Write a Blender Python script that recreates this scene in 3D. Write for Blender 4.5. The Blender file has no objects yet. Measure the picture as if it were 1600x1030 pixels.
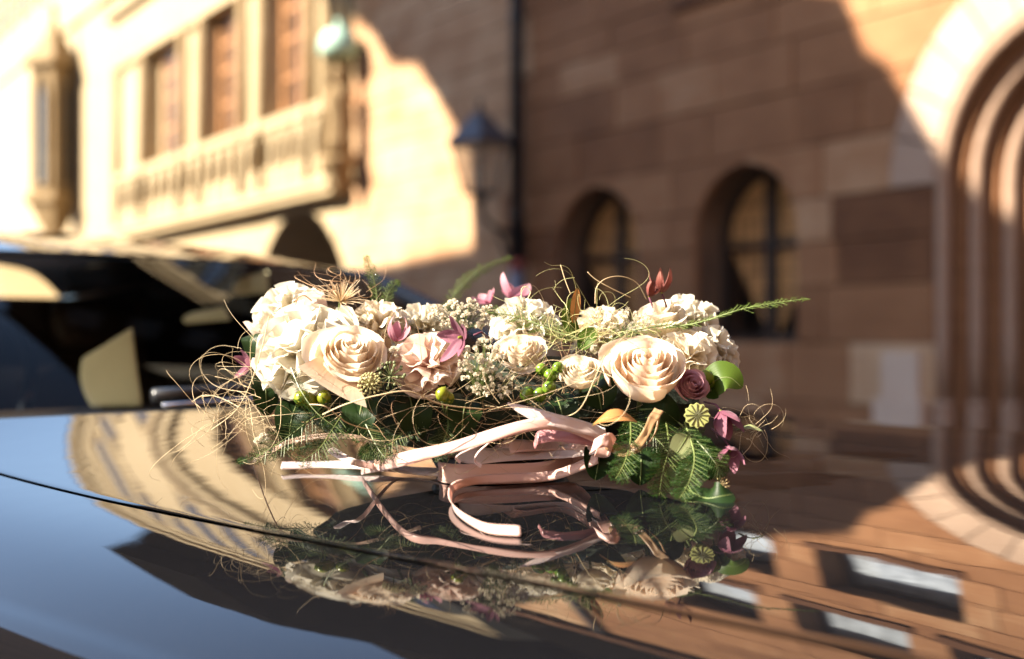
import bpy, bmesh, math, random
from mathutils import Vector, Matrix, noise
R = math.radians
sc = bpy.context.scene
COL = sc.collection
random.seed(7)

# ------------------------------------------------------------------ camera
CZ = 1.15                                   # camera height above the ground
cam_d = bpy.data.cameras.new('camera')
cam = bpy.data.objects.new('camera', cam_d); COL.objects.link(cam)
cam.location = (0, 0, CZ); cam.rotation_euler = (R(90), 0, 0)
cam_d.sensor_width = 36; cam_d.lens = 47.25; cam_d.shift_y = 0.00625
cam_d.clip_start = 0.05; cam_d.clip_end = 3000
cam_d.dof.use_dof = True; cam_d.dof.focus_distance = 1.20; cam_d.dof.aperture_fstop = 3.1
sc.camera = cam

# ------------------------------------------------------------------ light
SUN = Vector((-0.80, -0.17, 0.573)).normalized()
world = bpy.data.worlds.new('World'); sc.world = world; world.use_nodes = True
wn = world.node_tree.nodes; wl = world.node_tree.links
sky = wn.new('ShaderNodeTexSky'); sky.sky_type = 'NISHITA'; sky.sun_disc = False
sky.sun_elevation = math.asin(SUN.z); sky.sun_rotation = math.atan2(SUN.x, SUN.y)
sky.air_density = 1.0; sky.dust_density = 0.5; sky.ozone_density = 1.0
wn['Background'].inputs['Strength'].default_value = 0.09
wl.new(sky.outputs[0], wn['Background'].inputs['Color'])
sun_d = bpy.data.lights.new('sun', 'SUN'); sun_d.energy = 5.0; sun_d.angle = R(0.5); sun_d.color = (1.0, 0.89, 0.72)
sun = bpy.data.objects.new('sun', sun_d); COL.objects.link(sun)
sun.rotation_euler = SUN.to_track_quat('Z', 'Y').to_euler()
sc.view_settings.view_transform = 'Standard'; sc.view_settings.look = 'None'
sc.view_settings.exposure = 2.4
sc.view_settings.use_curve_mapping = False
sc.render.engine = 'CYCLES'
sc.cycles.max_bounces = 8; sc.cycles.transparent_max_bounces = 24
sc.cycles.use_denoising = True

# ------------------------------------------------------------------ helpers
def mesh_obj(name, verts, faces, mat=None, parent=None, smooth=False, uvs=None):
    me = bpy.data.meshes.new(name); me.from_pydata(verts, [], faces); me.update()
    if smooth:
        me.polygons.foreach_set('use_smooth', [True] * len(me.polygons))
    if uvs is not None:
        ul = me.uv_layers.new(name='UVMap')
        for l in me.loops: ul.data[l.index].uv = uvs[l.vertex_index]
    if mat: me.materials.append(mat)
    o = bpy.data.objects.new(name, me); COL.objects.link(o)
    if parent: o.parent = parent
    return o
def empty(name, label, cat, loc=(0, 0, 0), rotz=0, group=None):
    o = bpy.data.objects.new(name, None); COL.objects.link(o)
    o.empty_display_size = .05
    o.location = loc; o.rotation_euler = (0, 0, rotz)
    tag(o, label, cat, group); return o
def tag(o, label=None, cat=None, group=None, kind=None):
    if label: o['label'] = label
    if cat: o['category'] = cat
    if group: o['group'] = group
    if kind: o['kind'] = kind
    return o
class MB:
    """collects shapes into one mesh"""
    def __init__(s): s.v = []; s.f = []; s.tone = []
    def add(s, v, f, tone=None):
        k = len(s.v); s.v += [tuple(p) for p in v]; s.f += [tuple(i + k for i in q) for q in f]
        s.tone += [tone] * len(f); return s
    def box(s, x0, x1, y0, y1, z0, z1, tone=None):
        return s.add([(x0,y0,z0),(x1,y0,z0),(x1,y1,z0),(x0,y1,z0),(x0,y0,z1),(x1,y0,z1),(x1,y1,z1),(x0,y1,z1)],
                     [(0,3,2,1),(4,5,6,7),(0,1,5,4),(1,2,6,5),(2,3,7,6),(3,0,4,7)], tone)
    def prism(s, poly, y0, y1, tone=None, inset=0):
        """poly in (x,z), extruded along y from y0 (front) to y1"""
        n = len(poly)
        cx = sum(p[0] for p in poly)/n; cz = sum(p[1] for p in poly)/n
        v = []
        if inset:
            for x, z in poly:
                d = math.hypot(x-cx, z-cz) or 1
                v.append((x-(x-cx)/d*inset, y0, z-(z-cz)/d*inset))
            v += [(x, y0+inset*.8, z) for x, z in poly] + [(x, y1, z) for x, z in poly]
            f = [tuple(range(n))]
            for k in (0, n):
                f += [(k+i, k+n+i, k+n+(i+1) % n, k+(i+1) % n) for i in range(n)]
        else:
            v = [(x, y0, z) for x, z in poly] + [(x, y1, z) for x, z in poly]
            f = [tuple(range(n)), tuple(range(2*n-1, n-1, -1))] + [(i, n+i, n+(i+1) % n, (i+1) % n) for i in range(n)]
        return s.add(v, f, tone)
    def tube(s, pts, rad, seg=8, cap=True):
        pts = [Vector(p) for p in pts]; n = len(pts); rings = []
        up = None
        for i, p in enumerate(pts):
            t = (pts[min(i+1, n-1)] - pts[max(i-1, 0)]).normalized()
            if up is None:
                up = Vector((0, 0, 1)) if abs(t.z) < .9 else Vector((1, 0, 0))
            x = t.cross(up)
            if x.length < 1e-5: x = t.orthogonal()
            x.normalize(); y = x.cross(t).normalized(); up = y
            r = rad[i] if isinstance(rad, (list, tuple)) else rad
            rings.append([p + (x*math.cos(a)+y*math.sin(a))*r for a in [2*math.pi*j/seg for j in range(seg)]])
        v = [q for ring in rings for q in ring]; f = []
        for i in range(n-1):
            for j in range(seg):
                f.append((i*seg+j, i*seg+(j+1) % seg, (i+1)*seg+(j+1) % seg, (i+1)*seg+j))
        if cap: f += [tuple(range(seg-1, -1, -1)), tuple((n-1)*seg+j for j in range(seg))]
        return s.add(v, f)
    def lathe(s, prof, c=(0, 0, 0), seg=16, lobes=0, amp=0):
        v = []; f = []
        for r, z in prof:
            for j in range(seg):
                a = 2*math.pi*j/seg; q = r*(1+amp*math.cos(lobes*a))
                v.append((c[0]+q*math.cos(a), c[1]+q*math.sin(a), c[2]+z))
        n = len(prof)
        for i in range(n-1):
            for j in range(seg):
                f.append((i*seg+j, i*seg+(j+1) % seg, (i+1)*seg+(j+1) % seg, (i+1)*seg+j))
        f += [tuple(range(seg-1, -1, -1)), tuple((n-1)*seg+j for j in range(seg))]
        return s.add(v, f)
    def grid(s, fn, nu, nv):
        v = [fn(i/nu, j/nv) for j in range(nv+1) for i in range(nu+1)]
        f = [(j*(nu+1)+i, j*(nu+1)+i+1, (j+1)*(nu+1)+i+1, (j+1)*(nu+1)+i) for j in range(nv) for i in range(nu)]
        return s.add(v, f)
    def build(s, name, mat, parent=None, smooth=False):
        o = mesh_obj(name, s.v, s.f, mat, parent, smooth)
        if any(t is not None for t in s.tone):
            at = o.data.attributes.new('tone', 'FLOAT', 'FACE')
            at.data.foreach_set('value', [.5 if t is None else t for t in s.tone])
        return o

def new_mat(name):
    m = bpy.data.materials.new(name); m.use_nodes = True
    return m, m.node_tree.nodes, m.node_tree.links, m.node_tree.nodes['Principled BSDF']
def simple(name, col, rough=.5, metal=0, spec=.5, noise_amt=.0, noise_scale=20, bump=0):
    m, n, l, b = new_mat(name)
    b.inputs['Base Color'].default_value = (*col, 1); b.inputs['Roughness'].default_value = rough
    b.inputs['Metallic'].default_value = metal; b.inputs['Specular IOR Level'].default_value = spec
    if noise_amt or bump:
        tc = n.new('ShaderNodeTexCoord'); t = n.new('ShaderNodeTexNoise'); t.inputs['Scale'].default_value = noise_scale
        t.inputs['Detail'].default_value = 5; l.new(tc.outputs['Object'], t.inputs['Vector'])
        if noise_amt:
            r = n.new('ShaderNodeValToRGB')
            r.color_ramp.elements[0].position = .3; r.color_ramp.elements[1].position = .7
            r.color_ramp.elements[0].color = (*[c*(1-noise_amt) for c in col], 1)
            r.color_ramp.elements[1].color = (*[min(1, c*(1+noise_amt)) for c in col], 1)
            l.new(t.outputs['Fac'], r.inputs['Fac']); l.new(r.outputs[0], b.inputs['Base Color'])
        if bump:
            bm_ = n.new('ShaderNodeBump'); bm_.inputs['Strength'].default_value = bump; bm_.inputs['Distance'].default_value = .01
            l.new(t.outputs['Fac'], bm_.inputs['Height']); l.new(bm_.outputs[0], b.inputs['Normal'])
    return m
def stone_mat(name, ramp, rough=.85):
    """sandstone: per-block tone + cloudy stains + bedding lines"""
    m, n, l, b = new_mat(name)
    at = n.new('ShaderNodeAttribute'); at.attribute_name = 'tone'
    tc = n.new('ShaderNodeTexCoord'); t = n.new('ShaderNodeTexNoise'); t.inputs['Scale'].default_value = 1.7; t.inputs['Detail'].default_value = 7
    l.new(tc.outputs['Object'], t.inputs['Vector'])
    mp = n.new('ShaderNodeMapping'); mp.inputs['Scale'].default_value = (1.2, 1.2, 14)
    t2 = n.new('ShaderNodeTexNoise'); t2.inputs['Scale'].default_value = 1.5; t2.inputs['Detail'].default_value = 5
    l.new(tc.outputs['Object'], mp.inputs['Vector']); l.new(mp.outputs[0], t2.inputs['Vector'])
    a1 = n.new('ShaderNodeMath'); a1.operation = 'MULTIPLY_ADD'; a1.inputs[1].default_value = .55; l.new(t.outputs['Fac'], a1.inputs[0])
    a2 = n.new('ShaderNodeMath'); a2.operation = 'MULTIPLY_ADD'; a2.inputs[1].default_value = .35; l.new(t2.outputs['Fac'], a2.inputs[0])
    a3 = n.new('ShaderNodeMath'); a3.operation = 'SUBTRACT'; a3.inputs[1].default_value = .45
    l.new(at.outputs['Fac'], a1.inputs[2]); l.new(a1.outputs[0], a2.inputs[2]); l.new(a2.outputs[0], a3.inputs[0])
    r = n.new('ShaderNodeValToRGB')
    while len(r.color_ramp.elements) < len(ramp): r.color_ramp.elements.new(.5)
    for e, (p, c) in zip(r.color_ramp.elements, ramp): e.position = p; e.color = (*c, 1)
    l.new(a3.outputs[0], r.inputs['Fac']); l.new(r.outputs[0], b.inputs['Base Color'])
    b.inputs['Roughness'].default_value = rough; b.inputs['Specular IOR Level'].default_value = .25
    t3 = n.new('ShaderNodeTexNoise'); t3.inputs['Scale'].default_value = 22; t3.inputs['Detail'].default_value = 6; l.new(tc.outputs['Object'], t3.inputs['Vector'])
    bp = n.new('ShaderNodeBump'); bp.inputs['Strength'].default_value = .5; bp.inputs['Distance'].default_value = .02
    l.new(t3.outputs['Fac'], bp.inputs['Height']); l.new(bp.outputs[0], b.inputs['Normal'])
    return m

# ================================================================== SETTING
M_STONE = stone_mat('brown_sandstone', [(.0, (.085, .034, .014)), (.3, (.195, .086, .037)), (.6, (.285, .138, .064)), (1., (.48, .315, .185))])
M_CREAM = stone_mat('cream_sandstone', [(.0, (.20, .135, .065)), (.5, (.33, .25, .145)), (1., (.42, .34, .22))])
M_MORTAR = simple('mortar', (.13, .075, .042), .95, noise_amt=.3, noise_scale=3)
M_DARKWOOD = simple('dark_wood', (.030, .018, .012), .6, noise_amt=.3, noise_scale=9)
M_BROWNWOOD = simple('brown_window_wood', (.26, .12, .045), .5, noise_amt=.3, noise_scale=7)
M_TILE = simple('roof_tile', (.13, .055, .03), .75, noise_amt=.45, noise_scale=2.5, bump=.4)
M_PALESTONE = stone_mat('pale_sandstone', [(.0, (.30, .20, .14)), (.5, (.42, .30, .22)), (1., (.52, .40, .31))])
M_SLATE = simple('dark_slate', (.005, .0042, .0035), .95, 0, .0, noise_amt=.4, noise_scale=1.5, bump=.3)
M_IRON = simple('black_iron', (.020, .020, .024), .5, .3, noise_amt=.3, noise_scale=30)
M_ZINC = simple('lamp_cap_metal', (.06, .06, .07), .45, .4)
M_COPPER = simple('green_copper', (.30, .46, .36), .7, noise_amt=.25, noise_scale=6)
M_COBBLE = simple('cobble_ground', (.16, .13, .11), .85, noise_amt=.35, noise_scale=1.2, bump=.5)
M_PLASTER = simple('shaded_house_plaster', (.18, .12, .085), .9, noise_amt=.25, noise_scale=1.1, bump=.2)
def glass_pane(name, base, rough=.06):
    return simple(name, base, rough, 0, .9, noise_amt=.35, noise_scale=5)
M_REFLECTGLASS = glass_pane('leaded_glass_warm_reflection', (.50, .25, .09), .35)  # warm reflection of the sunlit facade opposite put into the pane colour
M_CURTAIN = glass_pane('curtained_window_glass', (.34, .38, .43), .08)
M_BROWNGLASS = simple('brown_window_glass', (.075, .038, .018), .3, 0, .35, noise_amt=.4, noise_scale=2)
M_PANE = glass_pane('window_glass', (.03, .035, .04), .04)

# ground
g = 220
gr = mesh_obj('ground', [(-g, -g, 0), (g, -g, 0), (g, g, 0), (-g, g, 0)], [(0, 1, 2, 3)], M_COBBLE)
tag(gr, 'brown cobbled square under the car and the buildings', kind='structure')

# --- the long wall runs from near right to far left.  Local frame: x to the right along the wall, y into the wall, z up
AW = R(31.76)
P0 = Vector((2.26, 13.0, 0))
WROT = -(math.pi/2 - AW)
def wall_root(name, label, cat):
    return empty(name, label, cat, P0, WROT)
W = wall_root('stone_building', 'brown sandstone building with two round arched windows and a moulded portal at its right', 'building')

ARCH = [(-.03, .73, 1.09, 2.82), (-2.51, .79, 1.09, 2.83)]       # centre x, half width, sill z, crown z
RECT = [(-1.0, .12, 4.62, 5.45), (.75, 2.45, 4.62, 5.45), (-1.75, -.35, 5.95, 6.78), (.2, 1.72, 5.95, 6.78), (2.2, 3.6, 5.95, 6.78),
        (-4.9, -3.6, 5.95, 6.78)]
PORT = (3.6, 2.4)                                                # portal centre x, springing z
def arch_w(o, z):
    c, h, z0, z1 = o; sp = z1-h
    if z < z0 or z >= z1: return 0
    return h if z < sp else math.sqrt(max(0, h*h-(z-sp)**2))
def port_w(z):
    if z < PORT[1]: return 1.30
    d = 1.78**2-(z-PORT[1])**2
    return math.sqrt(d) if d > 0 else 0
def stone_field(x0, x1, courses, y_front, L=(.75, 1.6)):
    rng = random.Random(3); out = []
    for ci in range(len(courses)-1):
        za, zb = courses[ci], courses[ci+1]
        cuts = []                                                # (centre, function)
        for o in ARCH:
            if za < o[3] and zb > o[2]+1e-4: cuts.append((o[0], lambda z, o=o: arch_w(o, z)))
        for r in RECT:
            if za < r[3]-1e-4 and zb > r[2]+1e-4: cuts.append(((r[0]+r[1])/2, lambda z, r=r: (r[1]-r[0])/2+.0))
        if za < PORT[1]+1.78: cuts.append((PORT[0], port_w))
        cuts.sort(key=lambda c: c[0])
        edges = [x0] + [c[0] for c in cuts] + [x1]
        fns = [None] + [c[1] for c in cuts] + [None]
        for k in range(len(edges)-1):
            a, b = edges[k], edges[k+1]
            fl, fr = fns[k], fns[k+1]
            wl_ = max(fl(za+.001), fl(zb-.001)) if fl else 0; wr_ = max(fr(za+.001), fr(zb-.001)) if fr else 0
            xs = [a]; x = a + wl_ + rng.uniform(.35, .9)*(1 if ci % 2 else .6)
            while x < b - wr_ - .32: xs.append(x); x += rng.uniform(*L)
            xs.append(b)
            for i in range(len(xs)-1):
                g = .005
                xa, xb = xs[i] + g, xs[i+1] - g
                N = 26
                zz = [za+g + (zb-za-2*g)*j/(N-1) for j in range(N)]
                lf = [(max(xa, a + fl(z)+(g if fl(z) else 0)) if fl else xa) for z in zz]
                rt = [(min(xb, b - fr(z)-(g if fr(z) else 0)) if fr else xb) for z in zz]
                ok = [j for j in range(N) if rt[j]-lf[j] > .02]
                if not ok: continue
                jr = range(ok[0], ok[-1]+1)
                curved = any(abs(lf[j]-lf[ok[0]]) > 1e-4 or abs(rt[j]-rt[ok[0]]) > 1e-4 for j in jr)
                js = list(jr) if curved else [ok[0], ok[-1]]
                poly = [(rt[j], zz[j]) for j in js] + [(lf[j], zz[j]) for j in reversed(js)]
                # drop doubled points
                pp = []
                for p in poly:
                    if not pp or math.dist(p, pp[-1]) > .004: pp.append(p)
                if len(pp) >= 3 and max(p[0] for p in pp)-min(p[0] for p in pp) > .05:
                    out.append((pp, za))
    return out
courses = [0, .55, 1.09, 1.6, 2.0, 2.4, 2.9, 3.42, 3.92, 4.30, 4.62, 5.04, 5.45, 5.70, 5.95, 6.36, 6.78]
z = 6.78
while z < 9.0: courses.append(z+.46); z += .46
rngs = random.Random(11)
# stones: those that the frame or the paint reflection shows are single parts, the rest one mesh
rest = MB(); count = 0
for poly, za in stone_field(-8.9, 6.0, courses, 0):
    cx = sum(p[0] for p in poly)/len(poly)
    base = rngs.gauss(.48, .11) if cx > -4.3 else rngs.gauss(.80, .05)  # brightness of the sunlit patch put into the tone of the left stones
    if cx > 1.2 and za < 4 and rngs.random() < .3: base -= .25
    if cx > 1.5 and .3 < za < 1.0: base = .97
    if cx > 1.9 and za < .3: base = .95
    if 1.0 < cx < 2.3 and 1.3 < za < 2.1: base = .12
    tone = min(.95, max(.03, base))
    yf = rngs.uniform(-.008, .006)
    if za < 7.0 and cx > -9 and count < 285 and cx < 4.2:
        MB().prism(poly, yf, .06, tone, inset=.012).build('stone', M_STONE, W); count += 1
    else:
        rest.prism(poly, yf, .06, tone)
o = rest.build('stone', M_STONE, W); o['kind'] = 'stuff'
# backing wall (mortar behind the joints), with holes for the openings: built as strips round them
bk = MB()
def backing(x0, x1, z0, z1): bk.box(x0, x1, .05, .9, z0, z1)
def ring_back(c, h, z0, z1, xL, xR, zT):
    """fills a rectangle xL..xR, z0..zT leaving an arch out"""
    N = 14; pts = []
    sp = z1-h
    for i in range(N+1):
        a = math.pi - math.pi*i/N
        pts.append((c+h*math.cos(a), sp+h*math.sin(a)))
    left = [(xL, z0), (c-h, z0)] + pts[:N//2+1] + [(c, zT), (xL, zT)]
    right = [(c, zT)] + pts[N//2:] + [(c+h, z0), (xR, z0), (xR, zT)]
    for P in (left, right): bk.prism(P, .05, .62)
ring_back(*ARCH[0], -1.27, 1.3, 4.4); ring_back(*ARCH[1], -4.2, -1.27, 4.4)
bk.box(-4.2, 1.3, .05, .62, 0, 1.085)
bk.box(-8.9, -4.2, .05, .62, 0, 5.95)
bk.box(1.3, 1.8, .05, .62, 0, 4.4)
bk.prism([(1.8, 0), (2.3, 0), (2.3, 2.4), (1.85, 2.4), (2.0, 3.1), (2.45, 3.75), (3.1, 4.1), (3.6, 4.17), (3.6, 4.4), (1.8, 4.4)], .05, .62)
bk.prism([(3.6, 4.4), (3.6, 4.17), (4.1, 4.1), (4.75, 3.75), (5.2, 3.1), (5.35, 2.4), (4.9, 2.4), (4.9, 0), (6, 0), (6, 4.4)], .05, .62)
def row(xs, z0, z1):
    for a, b in xs: bk.box(a, b, .05, .62, z0, z1)
row([(-4.2, -1.0), (.12, .75), (2.45, 6)], 4.625, 5.45)
row([(-4.2, 6)], 5.455, 5.945); row([(-4.2, 6)], 4.405, 4.62)
row([(-8.9, -4.9), (-3.6, -1.75), (-.35, .2), (1.72, 2.2), (3.6, 6)], 5.955, 6.78)
row([(-8.9, 6)], 6.785, 9.08)
bk.build('mortar_core', M_MORTAR, W)
# inside of the building: dark floor-to-roof box behind the openings
MB().box(-8.8, 5.9, 1.6, 1.8, 0, 9).build('dark_interior', M_DARKWOOD, W)
# steep tiled roof with cornice
MB().box(-8.9, 6, -.25, .6, 9.08, 9.38).build('cornice', M_STONE, W)
rf = MB()
rf.prism([(-8.9, 9.38), (6.0, 9.38), (6.0, 9.5), (-8.9, 9.5)], -.3, .6)
rf.add([(-8.9, -.3, 9.5), (6, -.3, 9.5), (6, 9, 32), (-8.9, 9, 32), (-8.9, 18, 9.5), (6, 18, 9.5)],
       [(0, 1, 2, 3), (3, 2, 5, 4), (0, 3, 4), (1, 5, 2)])
rf.build('roof', M_SLATE, W)
MB().box(5.7, 6.0, .62, 17, 0, 9.38).box(-8.9, -8.6, .62, 17, 0, 9.38).build('side_wall', M_STONE, W)

# arched windows: deep reveal, dark frame, leaded panes coloured with the warm facade reflection
for c, h, z0, z1 in ARCH:
    sp = z1-h; fr = MB(); N = 18
    pts = [(c-h, z0)] + [(c+h*math.cos(math.pi-math.pi*i/N), sp+h*math.sin(math.pi-math.pi*i/N)) for i in range(N+1)] + [(c+h, z0)]
    fw = .085
    inn = [(c-h+fw, z0+fw)] + [(c+(h-fw)*math.cos(math.pi-math.pi*i/N), sp+(h-fw)*math.sin(math.pi-math.pi*i/N)) for i in range(N+1)] + [(c+h-fw, z0+fw)]
    for i in range(len(pts)-1):
        fr.prism([pts[i], pts[i+1], inn[i+1], inn[i]][::-1], .34, .44)
    fr.prism([pts[-1], pts[0], inn[0], inn[-1]][::-1], .34, .44)
    f = fr.build('arched_window', M_DARKWOOD, W)
    MB().box(c-.065, c+.065, .33, .43, z0+fw, z1-fw).build('mullion', M_DARKWOOD, f)
    for zz in (z0+.92,):
        for sg in (-1, 1):
            xa, xb = sorted((c+sg*.066, c+sg*(h-fw)))
            MB().box(xa, xb, .345, .42, zz, zz+.07).build('transom', M_DARKWOOD, f)
    for sg in (-1, 1):
        P = [(c+sg*.05, z0+.05)] + [(c+sg*(h-.05)*math.cos(math.pi/2*i/8), sp+(h-.05)*math.sin(math.pi/2*i/8)) for i in range(8)] + [(c+sg*.05, z1-.06)]
        if sg < 0: P = P[::-1]
        MB().prism(P, .40, .415).build('pane', M_REFLECTGLASS, f)
        lead = MB()
        for k in range(1, 4): lead.box(c+sg*(.066+k*.145)-.006, c+sg*(.066+k*.145)+.006, .392, .40, z0+.06, sp+.25)
        for k in range(1, 9): 
            xa, xb = sorted((c+sg*.07, c+sg*(h-.1))); lead.box(xa, xb, .3935, .3985, z0+.17*k, z0+.17*k+.012)
        lead.build('lead_bar', M_DARKWOOD, f)
    MB().box(c-h-.02, c+h+.02, .04, .33, z0-.03, z0+.012).build('sill', M_STONE, f)
# rectangular upper windows
for x0, x1, z0, z1 in RECT:
    fr = MB(); fw = .07
    fr.box(x0+.002, x0+fw, .36, .44, z0+.002, z1-.002).box(x1-fw, x1-.002, .36, .44, z0+.002, z1-.002)
    fr.box(x0+fw, x1-fw, .36, .44, z0+.002, z0+fw).box(x0+fw, x1-fw, .36, .44, z1-fw, z1-.002)
    f = fr.build('upper_window', M_DARKWOOD, W)
    MB().add([(x0+fw, .372, z0+fw), (x1-fw, .372, z0+fw), (x1-fw, .425, z1-fw), (x0+fw, .425, z1-fw)], [(0, 1, 2, 3)]).build('pane', M_CURTAIN, f)
    MB().prism([(x0-.1, z0-.12), (x1+.1, z0-.12), (x1+.1, z0), (x0-.1, z0)], -.04, .0).build('sill', M_STONE, f)

# moulded portal: four orders of shafts that carry round arches, voussoir ring, plinths
pc, ps = PORT
for i in range(13):
    a0 = math.pi*i/13+.006; a1 = math.pi*(i+1)/13-.006
    P = [(pc+r*math.cos(a), ps+r*math.sin(a)) for r, a in [(1.29, a0), (1.53, a0), (1.775, a0), (1.775, (a0+a1)/2), (1.775, a1), (1.29, a1), (1.29, (a0+a1)/2)]]
    MB().prism(P, -.012, .1, random.uniform(.2, .4), inset=.01).build('voussoir', M_PALESTONE, W)
jb = MB()
for k in range(5):
    r0 = 1.30-.17*k; y0 = .02+.20*k
    n_ = 16
    outer = [(pc-r0, .0)] + [(pc+r0*math.cos(math.pi-math.pi*i/n_), ps+r0*math.sin(math.pi-math.pi*i/n_)) for i in range(n_+1)] + [(pc+r0, .0)]
    r1 = r0-.17
    inner = [(pc-r1, .0)] + [(pc+r1*math.cos(math.pi-math.pi*i/n_), ps+r1*math.sin(math.pi-math.pi*i/n_)) for i in range(n_+1)] + [(pc+r1, .0)]
    for i in range(len(outer)-1):
        jb.prism([outer[i], outer[i+1], inner[i+1], inner[i]][::-1], y0+.14, y0+.36, .35)
jb.build('portal_jamb', M_STONE, W)
for k in range(4):
    r0 = 1.27-.175*k; y0 = .07+.20*k
    pts = [(pc-r0, y0, .62+.0*k)] + [(pc-r0, y0, .62+(ps-.62)*j/4) for j in range(1, 4)]
    pts += [(pc+r0*math.cos(math.pi-math.pi*i/20), y0, ps+r0*math.sin(math.pi-math.pi*i/20)) for i in range(21)]
    pts += [(pc+r0, y0, ps-(ps-.62)*j/4) for j in range(1, 5)]
    MB().tube(pts, .066, 10).build('portal_moulding', M_PALESTONE, W, True)
    for sg in (-1, 1):
        MB().lathe([(.10, 0), (.10, .5), (.085, .54), (.10, .58), (.075, .62)], (pc+sg*r0, y0, 0), 8).build('shaft_base', M_PALESTONE, W, False)
MB().box(pc-.45, pc+.45, 1.05, 1.12, 0, 3.2).build('portal_door', M_DARKWOOD, W)
for sx, w_, h_ in ((-1, .52, .98), (1, .52, .98)):
    x = pc+sx*1.62
    MB().box(x-.26, x+.26, -.10, -.012, 0, .62, .9).box(x-.2, x+.2, -.06, -.012, .62, 1.02, .9).build('plinth', M_PALESTONE, W)

# --- downpipe and wall lantern
px_ = -4.0
D = empty('downpipe', 'dark grey downpipe running down the brown wall beside the lantern', 'downpipe', P0, WROT)
MB().tube([(px_, -.12, 9.3), (px_, -.12, 2.05)], .078, 12).build('pipe', M_IRON, D, True)
for zz in (2.6, 5.0, 7.4):
    MB().lathe([(.095, 0), (.095, .06)], (px_, -.12, zz), 12).box(px_-.02, px_+.02, -.06, .01, zz+.01, zz+.05).build('pipe_clamp', M_IRON, D)
M_RUST = simple('rusty_red_iron', (.30, .075, .05), .6, .2, noise_amt=.4, noise_scale=25)
M_GREYPIPE = simple('grey_cast_iron', (.22, .22, .26), .5, .4, noise_amt=.2, noise_scale=25)
MB().lathe([(.10, 0), (.105, .03), (.10, .13)], (px_, -.12, 1.95), 12).build('pipe_collar', M_RUST, D, True)
MB().tube([(px_, -.12, 1.95), (px_, -.12, .15), (px_, -.25, .03)], .085, 12).build('pipe_foot', M_GREYPIPE, D, True)

Lr = empty('wall_lantern', 'black six sided lantern with pale cap on a curved bracket beside the downpipe', 'lantern', P0, WROT)
lx, ly, lz = -4.02, -.62, 0
def hexring(r, zz): return [(lx+r*math.cos(R(60*j+30)), ly+r*math.sin(R(60*j+30)), zz) for j in range(6)]
def hexloft(rings, cap=True):
    v = [p for r in rings for p in r]; f = []
    for i in range(len(rings)-1):
        for j in range(6): f.append((i*6+j, i*6+(j+1) % 6, i*6+6+(j+1) % 6, i*6+6+j))
    if cap: f += [tuple(range(5, -1, -1)), tuple((len(rings)-1)*6+j for j in range(6))]
    return v, f
zb, zt = 2.86, 3.44
MB().add(*hexloft([hexring(.45, zt), hexring(.41, zt+.07), hexring(.20, zt+.25), hexring(.15, zt+.33), hexring(.06, zt+.38)])).build('lantern_cap', M_ZINC, Lr)
MB().lathe([(.03, 0), (.05, .05), (.02, .09), (.035, .13), (.0, .2)], (lx, ly, zt+.37), 8).build('finial', M_IRON, Lr, True)
fr = MB()
lo, hi = hexring(.22, zb), hexring(.39, zt)
for j in range(6):
    fr.tube([lo[j], hi[j]], .016, 6); fr.tube([lo[j], lo[(j+1) % 6]], .016, 6); fr.tube([hi[j], hi[(j+1) % 6]], .02, 6)
fr.build('lantern_frame', M_IRON, Lr)
mg, n_, l_, b_ = new_mat('lantern_glass')
b_.inputs['Base Color'].default_value = (.50, .42, .30, 1); b_.inputs['Roughness'].default_value = .1; b_.inputs['Alpha'].default_value = .45
for j in range(6):
    mesh_obj('lantern_pane', [lo[j], lo[(j+1) % 6], hi[(j+1) % 6], hi[j]], [(0, 1, 2, 3)], mg, Lr)
MB().lathe([(.04, 0), (.05, .06), (.03, .12), (.06, .2), (.05, .27), (.0, .3)], (lx, ly, zb+.02), 10).build('bulb', simple('milk_glass', (.75, .66, .5), .3), Lr, True)
MB().lathe([(.02, -.16), (.06, -.08), (.09, 0)], (lx, ly, zb-.02), 8).build('lantern_stem', M_IRON, Lr, True)
br = MB(); br.tube([(lx, ly, zb-.16), (lx, ly+.05, zb-.3), (lx, ly+.22, zb-.42), (lx, ly+.45, zb-.47), (lx, -.02, zb-.5)], .032, 8)
br.tube([(lx, -.02, zb-1.0), (lx, -.12, zb-.95), (lx, -.25, zb-.72), (lx, -.38, zb-.46)], .028, 8)
br.box(lx-.06, lx+.06, -.04, -.012, zb-1.1, zb-.35).build('bracket', M_IRON, Lr)

# --- cream building on the far left, flush with the wall, with its oriel and corner turret
B = wall_root('cream_building', 'sunlit cream stone building with arched gateway below a wide oriel', 'building')
bw = MB()
XA, XB = -46.0, -8.93
ac, ah, asp = -11.0, 2.03, 1.2
N = 16
ap = [(ac+ah*math.cos(math.pi-math.pi*i/N), asp+ah*math.sin(math.pi-math.pi*i/N)) for i in range(N+1)]
bw.prism([(XA, 0), (ac-ah, 0)] + ap[:N//2+1] + [(ac, 12.5), (XA, 12.5)], 0, 1.6, .55)
bw.prism([(ac, 12.5)] + ap[N//2:] + [(ac+ah, 0), (XB+.04, 0), (XB+.04, 12.5)], 0, 1.6, .55)
bw.build('wall', M_CREAM, B)
MB().box(XA, XB, -.22, 1.6, 12.5, 12.75, .6).build('cornice', M_CREAM, B)
MB().add([(XA, -.3, 12.76), (XB, -.3, 12.76), (XB, 8, 14.5), (XA, 8, 14.5)], [(0, 1, 2, 3)]).build('roof', M_TILE, B)
MB().box(ac-2.2, ac+2.2, 3.5, 3.7, 0, 4).box(ac-2.2, ac-ah-.02, 1.6, 3.5, 0, 4).box(ac+ah+.02, ac+2.2, 1.6, 3.5, 0, 4).build('gateway_passage', M_STONE, B)
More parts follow.
